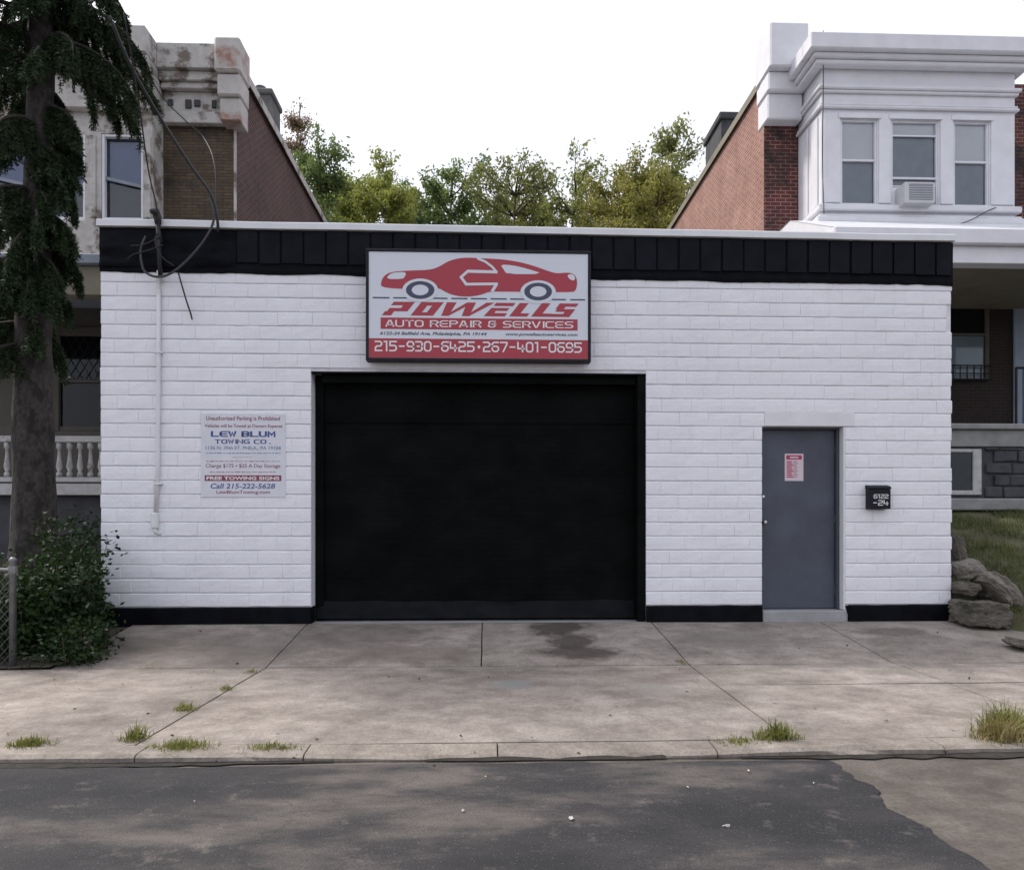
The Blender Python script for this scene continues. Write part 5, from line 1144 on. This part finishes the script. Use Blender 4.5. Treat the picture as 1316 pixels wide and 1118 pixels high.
bush('bushy shrub growing behind the fence post', (-5.0, -1.35, -0.10), 0.5, 0.45, 1.0, 4200, 3)
bush('overgrown shrub at the foot of the spruce trunk', (-5.9, -0.5, -0.05), 0.6, 0.5, 0.9, 4200, 4)
bush('low sprawling weeds spilling onto the pavement edge', (-4.35, -1.55, -0.18), 0.32, 0.22, 0.42, 1800, 5, 0.06)
bush('twiggy shrub under the left porch railing', (-5.85, 1.4, 0.3), 0.7, 0.5, 1.2, 1500, 6)

# chain link fence
fp = onwalk(20, 856); FX = fp.x; FYY = -1.75
fence = thing('chain_link_fence', 'galvanised chain link fence with round post at the left edge', 'fence', (FX, FYY, SW(FYY)))
fzt = at(20, 716, FYY).z
MB().tube([(FX, FYY, -0.3), (FX, FYY, fzt - 0.04), (FX, FYY, fzt - 0.03), (FX, FYY, fzt)], [0.034, 0.034, 0.042, 0.02], 12).build('post', M['galv'], fence, smooth=True)
MB().tube([(FX - 0.02, FYY, fzt - 0.13), (-9.0, FYY, fzt - 0.13)], 0.022, 8).build('top_rail', M['galv'], fence)
MB().tube([(FX, FYY, fzt - 0.17), (FX, FYY, fzt - 0.13), (FX, FYY, fzt - 0.09)], [0.042, 0.044, 0.042], 12).build('rail_clamp', M['galv'], fence)
MB().tube([(-7.5, FYY, -0.3), (-7.5, FYY, fzt)], 0.034, 10).build('post', M['galv'], fence)
wm = MB(); hh = fzt - 0.15 + 0.18
for k in range(-14, 40):
    for s in (1, -1):
        x0 = FX - 0.04 - k * 0.085; p = []; 
        a = Vector((x0, FYY - 0.004 * s, -0.18)); b_ = Vector((x0 - s * hh * 0.9, FYY - 0.004 * s, -0.18 + hh))
        lo_, hi_ = -7.4, FX - 0.04
        def clip(a, b_):
            d = b_ - a; t0, t1 = 0, 1
            if abs(d.x) < 1e-6: return None
            ta, tb_ = sorted(((lo_ - a.x) / d.x, (hi_ - a.x) / d.x)); t0, t1 = max(t0, ta), min(t1, tb_)
            return (a + d * t0, a + d * t1) if t1 > t0 else None
        c = clip(a, b_)
        if c: wm.tube(c, 0.0025, 3, cap=False)
tag(wm.build('wire_mesh', M['galv'], fence), kind='stuff')

# blades
def blades(cen, L, lean, wd, g_):
    n = len(cen); an = g_.uniform(0, 2*np.pi, n); ln = g_.normal(size=n) * lean; d0 = np.stack([np.cos(an) * 0.3 * np.abs(ln), np.sin(an) * 0.3 * np.abs(ln), np.ones(n)], 1); d1 = np.stack([np.cos(an) * np.abs(ln), np.sin(an) * np.abs(ln), 1 - 0.5 * np.abs(ln)], 1)
    sd_ = np.stack([-np.sin(an + 0.9), np.cos(an + 0.9), np.zeros(n)], 1) * wd[:, None] / 2; m = cen + d0 * L[:, None] * 0.5; tp = m + d1 * L[:, None] * 0.5
    V = np.concatenate([np.stack([cen - sd_, cen + sd_, m + sd_ * .8, m - sd_ * .8, tp + sd_ * .15, tp - sd_ * .15], 1)]).reshape(-1, 3); b = np.arange(n) * 6
    F = np.concatenate([np.stack([b, b+1, b+2, b+3], 1), np.stack([b+3, b+2, b+4, b+5], 1)]); return V, F
g_ = np.random.default_rng(4); n = 26000
gx = g_.uniform(6.2, 11.5, n); gy = g_.uniform(-1.5, 3.3, n); ey = -0.15 - 1.55 * np.clip((gx - 6.25) / 1.3, 0, 1); dn_ = np.array([mnoise.noise((a * 1.1, b * 1.1, 9)) for a, b in zip(gx, gy)])
ok = (gy > ey + 0.12) & (dn_ > -0.35 + 0.3 * g_.random(n)); gx, gy = gx[ok], gy[ok]
cen = np.array([(a, b, right_h(a, b) - 0.01) for a, b in zip(gx, gy)]); V, F = blades(cen, g_.uniform(.05, .15, len(cen)), 0.9, g_.uniform(.006, .012, len(cen)), g_)
tag(np_mesh('lawn_grass', V, F, M['grass']), 'patchy green grass on the right slope', 'grass', kind='stuff')

def weed(label, px, py, wpx, L, n, seed, mat='weed', depth=0.10, kz=None):
    q = onwalk(px, py); g2 = np.random.default_rng(seed); sc = (q - CAM).dot(FW) / FPX; wx = wpx * sc / 2
    u = g2.normal(size=n) * 0.45; u = np.clip(u, -1, 1); cen = np.stack([q.x + u * wx, q.y + g2.normal(size=n) * depth * 0.4, np.full(n, 0.0)], 1); cen[:, 2] = [SW(y) - 0.02 for y in cen[:, 1]]
    LL = L * g2.uniform(.35, 1.1, n) * (1 - 0.5 * np.abs(u)); V, F = blades(cen, LL, 0.9, g2.uniform(.004, .009, n), g2)
    return tag(np_mesh('weed_tuft', V, F, M[mat]), label, 'weed', 'weeds in the pavement joints')
weed('low strip of grass at the far left of the kerb', 38, 957, 70, 0.09, 360, 1)
weed('small upright tuft where the left joint meets the kerb', 174, 948, 34, 0.15, 190, 2)
weed('ragged grass strip by the kerb right of the left joint', 234, 960, 90, 0.10, 420, 3)
weed('thin sparse grass strip on the kerb below the garage left edge', 347, 960, 86, 0.07, 300, 4)
weed('dark tuft midway along the left diagonal joint', 238, 911, 34, 0.10, 190, 5)
weed('small tuft higher up the left diagonal joint', 290, 885, 26, 0.07, 100, 6)
weed('tiny tuft near the top of the left diagonal joint', 324, 863, 20, 0.06, 80, 7)
weed('low brown weed in the cross joint left of the garage opening', 195, 856, 60, 0.03, 90, 8)
weed('tiny green tuft on the right diagonal joint', 876, 851, 18, 0.06, 110, 9)
weed('bright grass tuft at the kerb below the grey door', 1000, 948, 62, 0.17, 420, 10)
weed('low creeping grass left of the bright kerb tuft', 950, 952, 70, 0.06, 200, 11)
weed('tall yellowing grass clump at the kerb near the right edge', 1285, 950, 70, 0.24, 380, 12, 'straw', 0.14)
weed('green grass blades behind the yellowing clump at the right edge', 1292, 941, 74, 0.30, 520, 13, 'weed', 0.16)
weed('tiny weed in the joint below the grey door', 985, 848, 16, 0.025, 40, 14)
weed('flat weed in the joint below the mailbox', 1140, 848, 22, 0.025, 50, 15)
weed('thin weeds along the garage base left of the door', 300, 806, 60, 0.03, 60, 16)

cable('thin wire running down the corner of the white bay', cpx([(1058,40,5.5),(1058,120,5.46),(1057,200,5.52),(1059,275,5.40)]), 0.010, 'cable_grey')
cable('short wire slanting across the sill of the white bay', cpx([(1228,290,5.2),(1250,282,5.35),(1268,272,5.44),(1280,267,5.46)]), 0.010, 'cable')
# litter and leaves
def scrap(label, px, py, wpx, hpx, seed, name='paper_scrap', mat='scrap', cat='litter'):
    q = at_z(px, py, ROADZ + 0.02) if py > 972 else onwalk(px, py); rr = random.Random(seed); sc = (q - CAM).dot(FW) / FPX; a = wpx * sc / 2 * 0.5; b_ = a * hpx; mb = MB()
    base_z = (road_h(q.x, q.y) + 0.016) if py > 972 else SW(q.y) + 0.004; k = 9
    out = [(q.x + a * math.cos(i*6.283/k) * rr.uniform(.6, 1.1), q.y + b_ * math.sin(i*6.283/k) * rr.uniform(.6, 1.1), base_z + rr.uniform(0, .012)) for i in range(k)]
    mb.add(out + [(q.x, q.y, base_z + 0.012)], [(i, (i+1) % k, k) for i in range(k)]); return tag(mb.build(name, M[mat], None), label, cat, 'litter on the street')
scrap('white paper scrap on the asphalt below the drive', 595, 1040, 11, 1.2, 1); scrap('larger white scrap on the asphalt right of centre', 734, 1050, 14, 1.6, 2)
scrap('tiny white scrap in the gutter below the drive', 624, 998, 8, 0.8, 3); scrap('white scrap on the road below the bright grass tuft', 962, 990, 9, 1.4, 4)
scrap('pale thin stick lying on the asphalt at the bottom', 933, 1062, 24, 0.25, 5, 'stick'); scrap('small pale scrap near the edge of the asphalt overlay', 884, 1012, 7, 1, 6)
scrap('small pale chip on the asphalt left of centre', 250, 1030, 6, 1, 7); scrap('little pale chip in the road beside the overlay edge', 1046, 1006, 6, 1, 8)
g3 = np.random.default_rng(8); lc = []
for k in range(120):
    x = g3.uniform(-6, 7); y = g3.choice([g3.uniform(-4.4, -0.2), g3.normal(-4.5, 0.12)]); lc.append((x, y, (SW(y) if y > KB else ROADZ + 0.03) + 0.008))
lc = np.array(lc); d = g3.normal(size=(120, 3)); d[:, 2] *= 0.15; d /= np.linalg.norm(d, axis=1)[:, None]; V, F = leaf_quads(lc, d, g3.uniform(.02, .05, 120), g3.uniform(.012, .03, 120), 0.05)
tag(np_mesh('leaf_litter', V, F, M['dryleaf']), 'scattered dry leaves on the pavement and gutter', 'leaves', kind='stuff')
